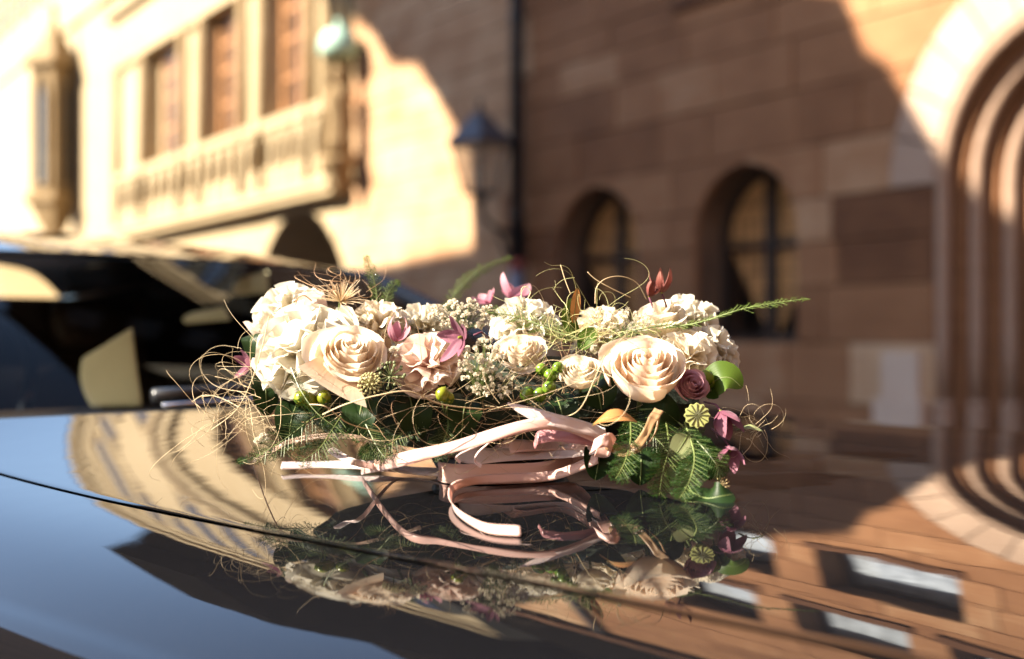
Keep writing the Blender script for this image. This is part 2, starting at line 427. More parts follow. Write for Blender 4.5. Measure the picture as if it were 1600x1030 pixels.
for i in range(12):
    a0 = math.pi*i/12+.008; a1 = math.pi*(i+1)/12-.008
    P = [(ac+r*math.cos(a), asp+r*math.sin(a)) for r, a in [(ah, a0), (ah+.36, a0), (ah+.36, (a0+a1)/2), (ah+.36, a1), (ah, a1), (ah, (a0+a1)/2)]]
    if max(p[0] for p in P) < XB-.02: MB().prism(P, -.02, .2, random.uniform(.45, .7), inset=.012).build('voussoir', M_CREAM, B)
# upper storey of the cream building: dark windows and belt courses (the bonnet mirrors them)
for zz in (9.25, 11.95):
    MB().box(XA, XB-.02, -.10, -.003, zz, zz+.16, .6).build('belt_course', M_CREAM, B)
x = -9.9
while x > -45:
    lowz = 9.6 if x > -21.5 else 10.75
    f = MB().box(x-1.15, x, -.05, -.004, lowz-.12, lowz).box(x-1.15, x-1.0, -.05, -.004, lowz, 11.7).box(x-.15, x, -.05, -.004, lowz, 11.7).box(x-1.0, x-.15, -.05, -.004, 11.55, 11.7).build('upper_window', M_CREAM, B)
    MB().box(x-1.0, x-.15, -.02, -.005, lowz, 11.55).build('pane', M_PANE, f)
    MB().box(x-.60, x-.55, -.04, -.021, lowz, 11.55).build('mullion', M_BROWNWOOD, f)
    x -= 1.95
# the oriel: projects 0.8 m, floor at 3.5 m
O = wall_root('oriel', 'cream carved stone oriel with tall brown windows over a balustrade of tracery', 'oriel')
OD = .38
def wx(px):                                     # wall x of a direction of view on the oriel's front plane
    k = (px-800)/2100
    return -((P0.x-OD*math.cos(AW)) - (P0.y-OD*math.sin(AW))*k)/(math.sin(AW)+math.cos(AW)*k)
ox0, ox1, oy = wx(176), wx(512), -OD
MB().box(ox0, ox1, oy, -.002, 3.46, 3.62, .55).box(ox0+.03, ox1-.03, oy+.06, -.002, 3.34, 3.46, .5).build('base_moulding', M_CREAM, O)
MB().box(ox0+.06, ox1-.06, oy+.28, -.002, 3.62, 4.62, .0).build('parapet_core', M_CREAM, O)  # core toned darkest: recess shade behind the tracery put into its colour
MB().box(ox0, ox1, oy-.02, -.002, 4.62, 4.78, .55).build('sill_course', M_CREAM, O)
MB().box(ox0, ox1, oy, -.002, 7.18, 8.3, .55).build('head_course', M_CREAM, O)
MB().box(ox0-.15, ox1+.15, oy-.18, -.002, 8.3, 8.55, .6).build('cornice', M_CREAM, O)
MB().add([(ox0-.2, oy-.22, 8.56), (ox1+.2, oy-.22, 8.56), (ox1+.2, 0, 9.15), (ox0-.2, 0, 9.15), (ox0-.2, 0, 8.56), (ox1+.2, 0, 8.56)], [(0, 1, 2, 3), (1, 5, 2), (0, 3, 4)]).build('roof', M_TILE, O)
wins = [(wx(232), wx(276)), (wx(316), wx(368)), (wx(411), wx(473))]
piers = [(ox0, wx(222)), (wx(278), wx(314)), (wx(370), wx(409)), (wx(475), ox1)]
for i, (a, b) in enumerate(piers):
    MB().box(a, b, oy+.12, -.002, 4.78, 7.18, .55).build('pier', M_CREAM, O)
    for q in ((a+.14, b-.14) if b-a < 3 else (a+.14, a+1.1, b-.9, b-.14)):
        MB().tube([(q, oy+.06, 3.63), (q, oy+.06, 7.17)], .11, 8).build('shaft', M_CREAM, O, True)
for i, (a, b) in enumerate(wins):
    f = MB().box(a, a+.16, -.06, -.003, 4.78, 7.18).box(b-.16, b, -.06, -.003, 4.78, 7.18).box(a+.16, b-.16, -.06, -.003, 4.78, 4.92).box(a+.16, b-.16, -.06, -.003, 7.0, 7.18)
    for zz in (5.45, 6.1, 6.6): f.box(a+.16, b-.16, -.05, -.004, zz, zz+.085)
    f.box((a+b)/2-.05, (a+b)/2+.05, -.07, -.0035, 4.92, 7.0)
    fo = f.build('window', M_BROWNWOOD, O)
    for (p, q) in ((a+.16, (a+b)/2-.05), ((a+b)/2+.05, b-.16)):
        MB().box(p, q, -.03, -.0045, 4.92, 7.0).build('pane', M_BROWNGLASS, fo)
# balustrade: pointed tracery openings cut as dark niches between little posts
bx = ox0+.25
while bx < ox1-.3:
    t_ = MB().box(bx, bx+.13, oy+.02, oy+.279, 3.63, 4.61, .6)
    t_.prism([(bx+.13, 4.61), (bx+.13, 4.25), (bx+.24, 4.50), (bx+.32, 4.61)][::-1], oy+.03, oy+.279, .55)
    t_.prism([(bx+.58, 4.61), (bx+.39, 4.61), (bx+.47, 4.50), (bx+.58, 4.25)][::-1], oy+.03, oy+.279, .55)
    t_.prism([(bx+.13, 3.63), (bx+.58, 3.63), (bx+.58, 3.9), (bx+.355, 4.02), (bx+.13, 3.9)], oy+.05, oy+.279, .5)
    t_.build('tracery_panel', M_CREAM, O); bx += .58
# carved corner figure on its console under a copper canopy
S = wall_root('corner_figure', 'weathered stone figure on a console under a pale green canopy', 'statue')
sx_, sy_ = ox1+.32, -.34
MB().lathe([(.02, -.5), (.12, -.3), (.2, -.1), (.3, .0), (.3, .08)], (sx_, sy_, 3.75), 12).build('console', M_CREAM, S, True)
MB().lathe([(.22, 0), (.2, .25), (.17, .55), (.19, .75), (.22, .9), (.17, 1.02), (.07, 1.08), (.07, 1.12), (.11, 1.19), (.12, 1.27), (.08, 1.36), (.0, 1.39)], (sx_, sy_, 3.84), 18, 5, .08).build('robed_figure', M_CREAM, S, True)
MB().lathe([(.27, 0), (.31, .08), (.29, .24), (.2, .38), (.05, .45), (.04, .55), (.0, .58)], (sx_, sy_, 5.35), 14).build('canopy', M_COPPER, S, True)
MB().box(sx_-.05, sx_+.05, sy_, .0, 3.4, 3.55).build('anchor', M_CREAM, S); MB().box(sx_-.05, sx_+.05, sy_+.2, .0, 5.37, 5.45).build('anchor', M_CREAM, S)

# slender turret at the far left with lancet windows and a pyramid roof
T = wall_root('corner_turret', 'slim cream stone turret with dark lancet windows and pointed roof at far left', 'turret')
tx = -25.9
def octa(r, zz): return [(tx+.78*r*math.cos(R(90*j-14)), -.55+.78*r*math.sin(R(90*j-14)), zz) for j in range(4)]
def loft(rings):
    k = len(rings[0]); v = [p for q in rings for p in q]; f = []
    for i in range(len(rings)-1):
        for j in range(k): f.append((i*k+j, i*k+(j+1) % k, i*k+k+(j+1) % k, i*k+k+j))
    return v, f + [tuple(range(k-1, -1, -1)), tuple((len(rings)-1)*k+j for j in range(k))]
MB().add(*loft([octa(.2, 3.6), octa(.75, 4.5), octa(.95, 4.6), octa(.95, 4.78), octa(.8, 4.8)])).build('corbel', M_CREAM, T)
MB().add(*loft([octa(.74, 4.8), octa(.74, 8.1)])).build('shaft', M_CREAM, T)
MB().add(*loft([octa(1.02, 8.1), octa(1.02, 8.22), octa(.55, 8.62), octa(.22, 9.05), octa(.06, 9.5)])).build('roof', M_CREAM, T)
MB().lathe([(.05, 0), (.14, .12), (.04, .25), (.0, .4)], (tx, -.55, 9.48), 8).build('finial', M_CREAM, T, True)
q = octa(.74, 0)
for j in range(4):
    p0, p1 = Vector(q[j]), Vector(q[(j+1) % 4]); e = (p1-p0); m = (p0+p1)/2; nrm = Vector((e.y, -e.x, 0)).normalized(); e.normalize()
    if nrm.y > .75: continue
    hw = .16
    prof = [(-hw, 5.0), (hw, 5.0), (hw, 7.3), (hw*.6, 7.65), (0, 7.9), (-hw*.6, 7.65), (-hw, 7.3)]
    v = [tuple(m+e*x+nrm*.004+Vector((0, 0, zz))) for x, zz in prof]
    MB().add(v, [tuple(range(len(v)))]).build('lancet_pane', M_PANE, T)
    fr = MB()
    for i in range(len(prof)):
        A, Bq = prof[i], prof[(i+1) % len(prof)]
        fr.tube([m+e*A[0]*1.2+nrm*.04+Vector((0, 0, A[1])), m+e*Bq[0]*1.2+nrm*.04+Vector((0, 0, Bq[1]))], .055, 6)
    fr.build('lancet_frame', M_CREAM, T)

# --- house across the square (behind the photographer): its gable, eaves and bridge throw the shade on the wall
H = wall_root('gabled_house', 'tall brown gabled house with a bridge passage across the square', 'building')
DC = 14.0
nW = Vector((-math.cos(AW), -math.sin(AW), 0)); aW = Vector((-math.sin(AW), math.cos(AW), 0))
tt = DC/SUN.dot(nW); dS = SUN.dot(aW)*tt; dZ = SUN.z*tt
# outline of the shade it throws, on the wall (s along the wall to the far left, z)
shade = [(-9.0, -12.5), (-9.0, 2.45), (-2.5, 2.45), (-1.78, 3.5), (-1.47, 3.70), (-1.36, 4.0), (-1.28, 4.2), (-.7, 4.38), (0.03, 4.6), (1.3, 5.4), (3.2, 6.7), (4.5, 7.5), (9.5, 11.5), (14.5, 11.5),
         (14.5, 9.6), (12.0, 8.4), (10.0, 6.9), (8.4, 6.0), (7.8, 5.45), (7.0, 5.30), (5.55, 3.95), (5.35, 3.6), (5.25, 2.30), (9.2, 2.12), (24, 2.12), (24, -12.5)]
house = [(-(s+dS), zz+dZ) for s, zz in shade]
hm = MB(); 
hv = [(x, -DC, zz) for x, zz in house] + [(x, -DC-.5, zz) for x, zz in house]
k = len(house)
hm.add(hv, [tuple(range(k)), tuple(range(2*k-1, k-1, -1))] + [(i, k+i, k+(i+1) % k, (i+1) % k) for i in range(k)])
hm.build('gable_front', M_PLASTER, H)

# tall slate-clad tower that rises behind the cream building (the paint and the windscreen mirror it)
TW = empty('slate_tower', 'tall dark slate covered tower rising behind the cream building', 'tower', (-6.5, 43.0, 0), R(36.9))
def sq(hx, hy, zz): return [(-hx, -hy, zz), (hx, -hy, zz), (hx, hy, zz), (-hx, hy, zz)]
MB().add(*loft([sq(7, 2.2, 0), sq(7, 2.2, 40)])).build('shaft', M_SLATE, TW)
MB().add(*loft([sq(7.4, 2.6, 40), sq(7.4, 2.6, 40.8), sq(1, .3, 66)])).build('helm_roof', M_SLATE, TW)
MB().add(*loft([sq(7.05, 2.25, 14.6), sq(8.4, 2.6, 16.2), sq(10.4, 2.9, 17.6), sq(11.6, 2.9, 23), sq(7.05, 2.25, 27)])).build('gallery', M_SLATE, TW)
for j in range(4):
    MB().box(-5.6+3.1*j, -4.0+3.1*j, -2.27, -2.205, 32, 36.5).build('belfry_louvre', M_DARKWOOD, TW)
# unseen house added on the right to bounce warm light and block sky
E_ = wall_root('added_fill_house', 'brown stone house added out of view at the right to bounce warm light', 'building')
MB().box(11.0, 18.0, -16, .5, 0, 9.5, .5).build('wall', M_STONE, E_)
MB().prism([(10.6, 9.5), (18.4, 9.5), (14.5, 14)], -16.3, .8).build('roof', M_TILE, E_)
for yy in (-13, -10, -7, -4):
    for zz in (1.3, 5.2):
        f = MB().box(10.95, 10.999, yy, yy+1.3, zz, zz+2).build('window', M_DARKWOOD, E_)
        for q in (0, 1): MB().box(10.93, 10.949, yy+.1+.58*q, yy+.62+.58*q, zz+.1, zz+1.9).build('pane', M_PANE, f)

# ================================================================== CAR  (local x = u to its front, y = -v, v towards the camera side)
HP = dict(cx=.4717955, cy=1.4123860, th=45.9419376, c0=-.1220544, c1=-.0190884, c2=-.0174504, c3=-.0489167, k=.0479604, m=.0345505, ku=-.0122239)
UX = Vector((math.sin(R(HP['th'])), -math.cos(R(HP['th'])), 0)); VX = Vector((-math.cos(R(HP['th'])), -math.sin(R(HP['th'])), 0))
CC = Vector((HP['cx'], HP['cy'], 0))
def hood_z(u, v):
    return CZ + HP['c0']+HP['c1']*u+HP['c2']*u*u+HP['c3']*min(0, u)**3-(HP['k']+HP['ku']*u)*v*v-HP['m']*v**4
def uv_of(x, y):
    d = Vector((x, y, 0))-CC; return d.dot(UX), d.dot(VX)
def hood_at(x, y):
    return hood_z(*uv_of(x, y))
def car_paint(name, col):
    m, n, l, b = new_mat(name)
    b.inputs['Base Color'].default_value = (*col, 1); b.inputs['Roughness'].default_value = .015
    b.inputs['Specular IOR Level'].default_value = .5; b.inputs['IOR'].default_value = 1.46
    b.inputs['Coat Weight'].default_value = 0; b.inputs['Coat Roughness'].default_value = .012; b.inputs['Coat IOR'].default_value = 1.6
    tc = n.new('ShaderNodeTexCoord'); t = n.new('ShaderNodeTexNoise'); t.inputs['Scale'].default_value = 260; t.inputs['Detail'].default_value = 3
    l.new(tc.outputs['Object'], t.inputs['Vector'])
    r = n.new('ShaderNodeMapRange'); r.inputs['From Min'].default_value = .35; r.inputs['From Max'].default_value = .8
    r.inputs['To Min'].default_value = .008; r.inputs['To Max'].default_value = .035
    l.new(t.outputs['Fac'], r.inputs['Value']); l.new(r.outputs[0], b.inputs['Roughness'])
    t2 = n.new('ShaderNodeTexNoise'); t2.inputs['Scale'].default_value = 14; t2.inputs['Detail'].default_value = 2; l.new(tc.outputs['Object'], t2.inputs['Vector'])
    bp = n.new('ShaderNodeBump'); bp.inputs['Strength'].default_value = .06; bp.inputs['Distance'].default_value = .002
    l.new(t2.outputs['Fac'], bp.inputs['Height']); l.new(bp.outputs[0], b.inputs['Normal'])
    # fine dust: small pale specks, thicker in drifts
    v = n.new('ShaderNodeTexVoronoi'); v.inputs['Scale'].default_value = 420; l.new(tc.outputs['Object'], v.inputs['Vector'])
    lt = n.new('ShaderNodeMath'); lt.operation = 'LESS_THAN'; lt.inputs[1].default_value = .10; l.new(v.outputs['Distance'], lt.inputs[0])
    t3 = n.new('ShaderNodeTexNoise'); t3.inputs['Scale'].default_value = 5; l.new(tc.outputs['Object'], t3.inputs['Vector'])
    ml = n.new('ShaderNodeMath'); ml.operation = 'MULTIPLY'; l.new(lt.outputs[0], ml.inputs[0]); l.new(t3.outputs['Fac'], ml.inputs[1])
    m2 = n.new('ShaderNodeMath'); m2.operation = 'MULTIPLY'; m2.inputs[1].default_value = .22; l.new(ml.outputs[0], m2.inputs[0])
    df = n.new('ShaderNodeBsdfDiffuse'); df.inputs['Color'].default_value = (.30, .26, .20, 1)
    mx = n.new('ShaderNodeMixShader'); l.new(m2.outputs[0], mx.inputs[0]); l.new(b.outputs[0], mx.inputs[1]); l.new(df.outputs[0], mx.inputs[2])
    l.new(mx.outputs[0], n['Material Output'].inputs['Surface'])
    return m
M_PAINT = car_paint('black_car_paint', (.004, .004, .005))
M_RUBBER = simple('black_rubber', (.012, .012, .013), .55)
M_TRIM = simple('black_trim', (.010, .010, .011), .28)
M_CHROME = simple('bright_metal', (.62, .62, .63), .15, 1)
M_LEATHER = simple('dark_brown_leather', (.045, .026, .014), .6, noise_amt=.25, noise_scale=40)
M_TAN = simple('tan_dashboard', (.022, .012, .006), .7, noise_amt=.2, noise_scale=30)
CAR = empty('parked_car', 'glossy black parked car with the flower arrangement lying on its bonnet', 'car', CC, math.atan2(UX.y, UX.x))
def L(u, v, z): return (u, -v, z)                # z absolute
def surf(name, fn, nu, nv, mat, parent=CAR, flip=False):
    g_ = MB().grid(fn, nu, nv)
    if flip: g_.f = [tuple(reversed(q)) for q in g_.f]
    return g_.build(name, mat, parent, True)
VS = .7195
def u_rear(v): return -.80-.45*v*v
def nose(u, z):                                   # the front rolls down
    d = max(0, u-.42); return z - .9*d*d - 9*max(0, d-.16)**2
def hood_fn(a, b):
    v = VS*(2*b-1); ur = u_rear(v); u = ur + (.66-.25*v*v - ur)*a
    z = nose(u, hood_z(u, v))
    e = max(0, abs(v)-(VS-.006)); z -= (e/.006)**2*.0003          # folded edge at the shut line
    return L(u, v, z)
def hood_fn2(a, b):                               # denser towards the folded edges
    t = 2*b-1; w = math.copysign(1-(1-abs(t))**1.8, t); return hood_fn(a, (w+1)/2)
surf('bonnet', hood_fn2, 70, 80, M_PAINT, flip=True)
MB().grid(lambda a, b: L(*(lambda u, v: (u, v, nose(u, hood_z(u, v))-.035))(u_rear(.8*(2*b-1))-.08+(.6-u_rear(.8*(2*b-1)))*a, .8*(2*b-1))), 12, 12).build('engine_bay_tray', M_RUBBER, CAR, True)
FV = VS+.0065
def wing_prof(u, t):
    """t 0..1 from shut line out and down the flank -> v, z"""
    z0 = hood_z(u, FV)
    if t < .5:
        q = t/.5; v = FV + .165*q
        z = hood_z(u, v) - .0
        ez = max(0, .03-(v-FV)); z -= 0
        return v, z - .018*q*q*q
    q = (t-.5)/.5; ang = q*math.pi/2
    v1, z1 = FV+.165, hood_z(u, FV+.165)-.018
    # ellipse quarter then straight flank
    if q < .6:
        s_ = math.sin(q/.6*math.pi/2); c_ = 1-math.cos(q/.6*math.pi/2)
        return v1+.075*s_, z1-.055*(q/.6)*.45-.11*c_
    v2, z2 = v1+.075, z1-.055*.45-.11
    return v2+.01*math.sin((q-.6)/.4*math.pi), z2-(z2-.34)*(q-.6)/.4
for sg in (1, -1):
    def wf(a, b, sg=sg):
        u = -1.05 + 1.61*a; 
        v, z = wing_prof(u, b); z = nose(u, z) if z > .6 else z
        pinch = max(0, u-.15); v -= .35*pinch*pinch*(b)
        return L(u, sg*v, z)
    w_ = surf('front_wing', wf, 60, 60, M_PAINT, flip=sg > 0)
    # wheel
    cy_ = sg*.86
    wh = MB(); prof = [(.19, -.1), (.3, -.115), (.325, -.09), (.33, 0), (.325, .09), (.3, .115), (.19, .1)]
    seg = 28; v_ = []; f_ = []
    for r0, yy in prof:
        for j in range(seg): v_.append((.12+r0*math.cos(2*math.pi*j/seg), -cy_+yy, .33+r0*math.sin(2*math.pi*j/seg)))
    for i in range(len(prof)-1):
        for j in range(seg): f_.append((i*seg+j, i*seg+(j+1) % seg, (i+1)*seg+(j+1) % seg, (i+1)*seg+j))
    wo = wh.add(v_, f_).build('wheel', M_RUBBER, CAR, True)
    rm = MB()
    for j in range(5):
        a0 = 2*math.pi*j/5
        rm.tube([(.12, -cy_-sg*.1, .33), (.12+.2*math.cos(a0), -cy_-sg*.095, .33+.2*math.sin(a0))], [.04, .022], 6)
    rm.build('rim', M_CHROME, wo)
# nose: bumper, lamps
def bump(a, b):
    v = .93*(2*a-1); u = .66-.25*v*v if abs(v) < VS else .66-.25*VS*VS-(abs(v)-VS)*.75
    zt = nose(u, hood_z(u, min(abs(v), VS)))
    u2 = u + .16*math.sin(math.pi*min(1, b*1.15)*.55)+.01
    return L(u2-.012, v, zt-.006-(zt-.25)*b)
surf('front_bumper', bump, 30, 14, M_PAINT, flip=True)
for sg in (1, -1):
    hl = MB().grid(lambda a, b: L(.60-.14*a+.02*b, sg*(.50+.26*a), .86-.13*b+.02*a+.002), 6, 5)
    hl.build('headlight', M_CHROME, CAR, True)
# cowl with vents between bonnet and windscreen
def cowl(a, b):
    v = .80*(2*a-1); u = u_rear(v)-.008-.17*b
    return L(u, v, hood_z(u_rear(v), v)-.010-.008*b)
surf('cowl', cowl, 30, 4, M_TRIM, flip=True)
# windscreen, roof and pillars
def base_pt(v): 
    u = u_rear(v)-.13; return Vector((u, v, hood_z(u_rear(v), v)-.013))
def head_pt(v):
    a = abs(v)/.62
    return Vector((-1.62-.06*a*a, v, CZ+.150-.006*a*a-.022*a**6))
def wind(a, b, off=0):
    s_ = 2*a-1
    p = base_pt(.76*s_); q = head_pt(.615*s_)
    r = p.lerp(q, b); r.z += .014*math.sin(math.pi*b)*(1-.4*s_*s_)-off; return L(r.x, r.y, r.z)
mg, n_, l_, b_ = new_mat('windscreen_glass')
out = n_['Material Output']
tr = n_.new('ShaderNodeBsdfTransparent'); tr.inputs['Color'].default_value = (.60, .57, .50, 1)
gl = n_.new('ShaderNodeBsdfGlossy'); gl.inputs['Roughness'].default_value = .01
fz = n_.new('ShaderNodeFresnel'); fz.inputs['IOR'].default_value = 1.14
mx = n_.new('ShaderNodeMixShader'); l_.new(fz.outputs[0], mx.inputs[0]); l_.new(tr.outputs[0], mx.inputs[1]); l_.new(gl.outputs[0], mx.inputs[2]); l_.new(mx.outputs[0], out.inputs['Surface'])
surf('windscreen', wind, 40, 24, mg, flip=True)
# black frit / rubber along the lower edge and sides
fb = MB()
fb.tube([wind(i/40, .0) for i in range(41)], .008, 6)
fb.build('screen_seal', M_RUBBER, CAR, True)
def roof(a, b):
    s_ = 2*a-1; h = head_pt(.66*s_) if abs(s_) < 2 else None
    u = h.x - 1.55*b
    x_ = 1.55*b; z = h.z + .002 + (.094*(1-(1-x_/.9)**2) if x_ < .9 else .094-.05*(x_-.9)**2)*(1-.25*s_*s_)
    z -= .05*max(0, abs(s_)-.8)**2*25*.9
    return L(u, .66*s_, z)
surf('roof', roof, 40, 40, M_PAINT, flip=True)
for sg in (1, -1):
    pl = MB(); N = 16; pts = []
    for i in range(N+1):
        b = i/N
        q = Vector(wind(.5+.5*sg, b)); pts.append((q.x, q.y, q.z))
    hp = Vector(pts[-1]); pts += [(hp.x-.12, hp.y-.01*sg, hp.z+.012), (hp.x-.5, hp.y-.03*sg, hp.z+.02), (hp.x-1.1, hp.y-.02*sg, hp.z+.01), (hp.x-1.5, hp.y, hp.z-.03)]
    pl.tube(pts, .022, 10); pl.build('windscreen_pillar', M_PAINT, CAR, True)
    # door and rear flank
    def flank(a, b, sg=sg):
        u = -1.06-2.5*a; zt = CZ-.12-.02*a
        return L(u, sg*(.90+.06*math.sin(math.pi*min(1, b*1.1))+.0), zt-(zt-.3)*b)
    surf('door', flank, 16, 10, M_PAINT, flip=sg > 0)
    MB().add([L(-1.17, sg*.80, CZ-.12), L(-3.3, sg*.80, CZ-.12), L(-3.3, sg*.905, CZ-.14), L(-1.17, sg*.905, CZ-.12)], [(0, 1, 2, 3)]).build('door_sill', M_TRIM, CAR)
MB().add([L(-1.2, -.80, CZ-.09), L(-3.2, -.80, CZ-.09), L(-3.0, -.66, CZ+.14), L(-1.80, -.65, CZ+.11)], [(0, 1, 2, 3)]).build('side_window', simple('tinted_glass', (.012, .010, .008), .1), CAR)
# header strip inside the top of the glass
hs = MB(); hs.grid(lambda a, b: wind(a, .97+.03*b, .004), 30, 2); hs.build('screen_header', M_RUBBER, CAR, True)
# cabin: dashboard, floor tub, seats, wheel
def dash(a, b):
    v = .78*(2*a-1); u = u_rear(v)-.15-.55*b
    return L(u, v, hood_z(u_rear(v), v)-.03+.010*math.sin(math.pi*b)-.10*max(0, b-.75)**2*16)
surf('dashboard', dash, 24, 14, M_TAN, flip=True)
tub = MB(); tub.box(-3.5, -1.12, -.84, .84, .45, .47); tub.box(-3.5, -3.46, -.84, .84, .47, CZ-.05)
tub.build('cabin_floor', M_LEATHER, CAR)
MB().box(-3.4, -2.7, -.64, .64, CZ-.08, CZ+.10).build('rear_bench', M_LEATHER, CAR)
M_SEAT = simple('cream_leather', (.70, .62, .40), .6, noise_amt=.1, noise_scale=30)
def cushion(name, u, v, z, du, dv, dz, lean, mat, parent):
    bm = bmesh.new(); bmesh.ops.create_cube(bm, size=1)
    bmesh.ops.subdivide_edges(bm, edges=bm.edges, cuts=3, use_grid_fill=True)
    for p in bm.verts:
        x, y, q = p.co*2
        f = lambda c, o1, o2: c*math.sqrt(max(0, 1-o1*o1*.28-o2*o2*.28+o1*o1*o2*o2*.08))
        x, y, q = f(x, y, q), f(y, x, q), f(q, x, y)
        p.co = Vector((x*du/2-lean*q, y*dv/2, q*dz/2))
    me = bpy.data.meshes.new(name); bm.to_mesh(me); bm.free(); me.materials.append(mat)
    for p in me.polygons: p.use_smooth = True
    o = bpy.data.objects.new(name, me); COL.objects.link(o); o.parent = parent; o.location = L(u, v, z); return o
for sg in (1, -1):
    cushion('seat_back', -2.35, sg*.36, .78, .16, .5, .62, .10, M_LEATHER, CAR)
    cushion('headrest', -2.46, sg*.36, CZ+.03, .09, .24, .13, .02, M_LEATHER, CAR)
sw = MB(); c0 = Vector(L(-1.72, .36, CZ-.10)); 
sw.tube([c0+Vector((.06*math.sin(a), .18*math.cos(a), .17*math.sin(a))) for a in [2*math.pi*i/28 for i in range(29)]], .013, 8)
sw.build('steering_wheel', M_TRIM, CAR, True)
# wiper: arm, blade with bright edge
def onw(a, b, off): 
    p = Vector(wind(a, b)); return p+Vector((.4, 0, .9)).normalized()*off
wip = MB(); wip.tube([onw(.735-.40*i/12, .035+.02*math.sin(i/12*3), .016) for i in range(13)], [.011]*12+[.006], 8)
wo = wip.build('wiper', M_TRIM, CAR, True)
MB().tube([onw(.73-.39*i/12, .012+.02*math.sin(i/12*3), .010) for i in range(13)], .0035, 6).build('wiper_blade', M_CHROME, wo, True)
MB().tube([onw(.25-.2*i/12, .03+.02*math.sin(i/12*3), .016) for i in range(13)], .009, 8).build('wiper', M_TRIM, CAR, True)

# sunlit reflections in the windscreen, put in as pale cards behind the glass
M_REFLECTION = simple('pale_yellow_reflection', (.86, .78, .46), .7, noise_amt=.06, noise_scale=12)
def dash_z(): return CZ-.1
def reflected_patch(label, corners, Y, turn, curl):
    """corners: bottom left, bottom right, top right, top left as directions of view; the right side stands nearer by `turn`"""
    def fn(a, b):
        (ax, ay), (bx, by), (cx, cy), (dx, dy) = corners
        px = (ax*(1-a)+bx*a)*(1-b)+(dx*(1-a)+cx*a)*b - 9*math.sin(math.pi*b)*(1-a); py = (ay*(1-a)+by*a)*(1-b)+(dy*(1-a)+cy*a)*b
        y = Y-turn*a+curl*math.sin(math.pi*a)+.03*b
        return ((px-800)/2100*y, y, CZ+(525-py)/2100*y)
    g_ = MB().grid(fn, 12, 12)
    o = g_.build('reflection_card', M_REFLECTION, None, True); sm = o.modifiers.new('thickness', 'SOLIDIFY'); sm.thickness = .001
    tag(o, label, 'reflected_patch'); return o
reflected_patch('large pale yellow sunlit reflection built as a curved card behind the windscreen', [(142, 636), (222, 634), (206, 512), (128, 560)], 2.22, .05, .002)
reflected_patch('small pale yellow sunlit reflection built as a card further back behind the windscreen', [(290, 506), (360, 500), (350, 480), (300, 488)], 2.5, .09, .005)
reflected_patch('faint dark yellow reflection built as the highest card behind the windscreen near the far pillar', [(366, 462), (420, 458), (418, 424), (378, 432)], 2.7, .07, .005)

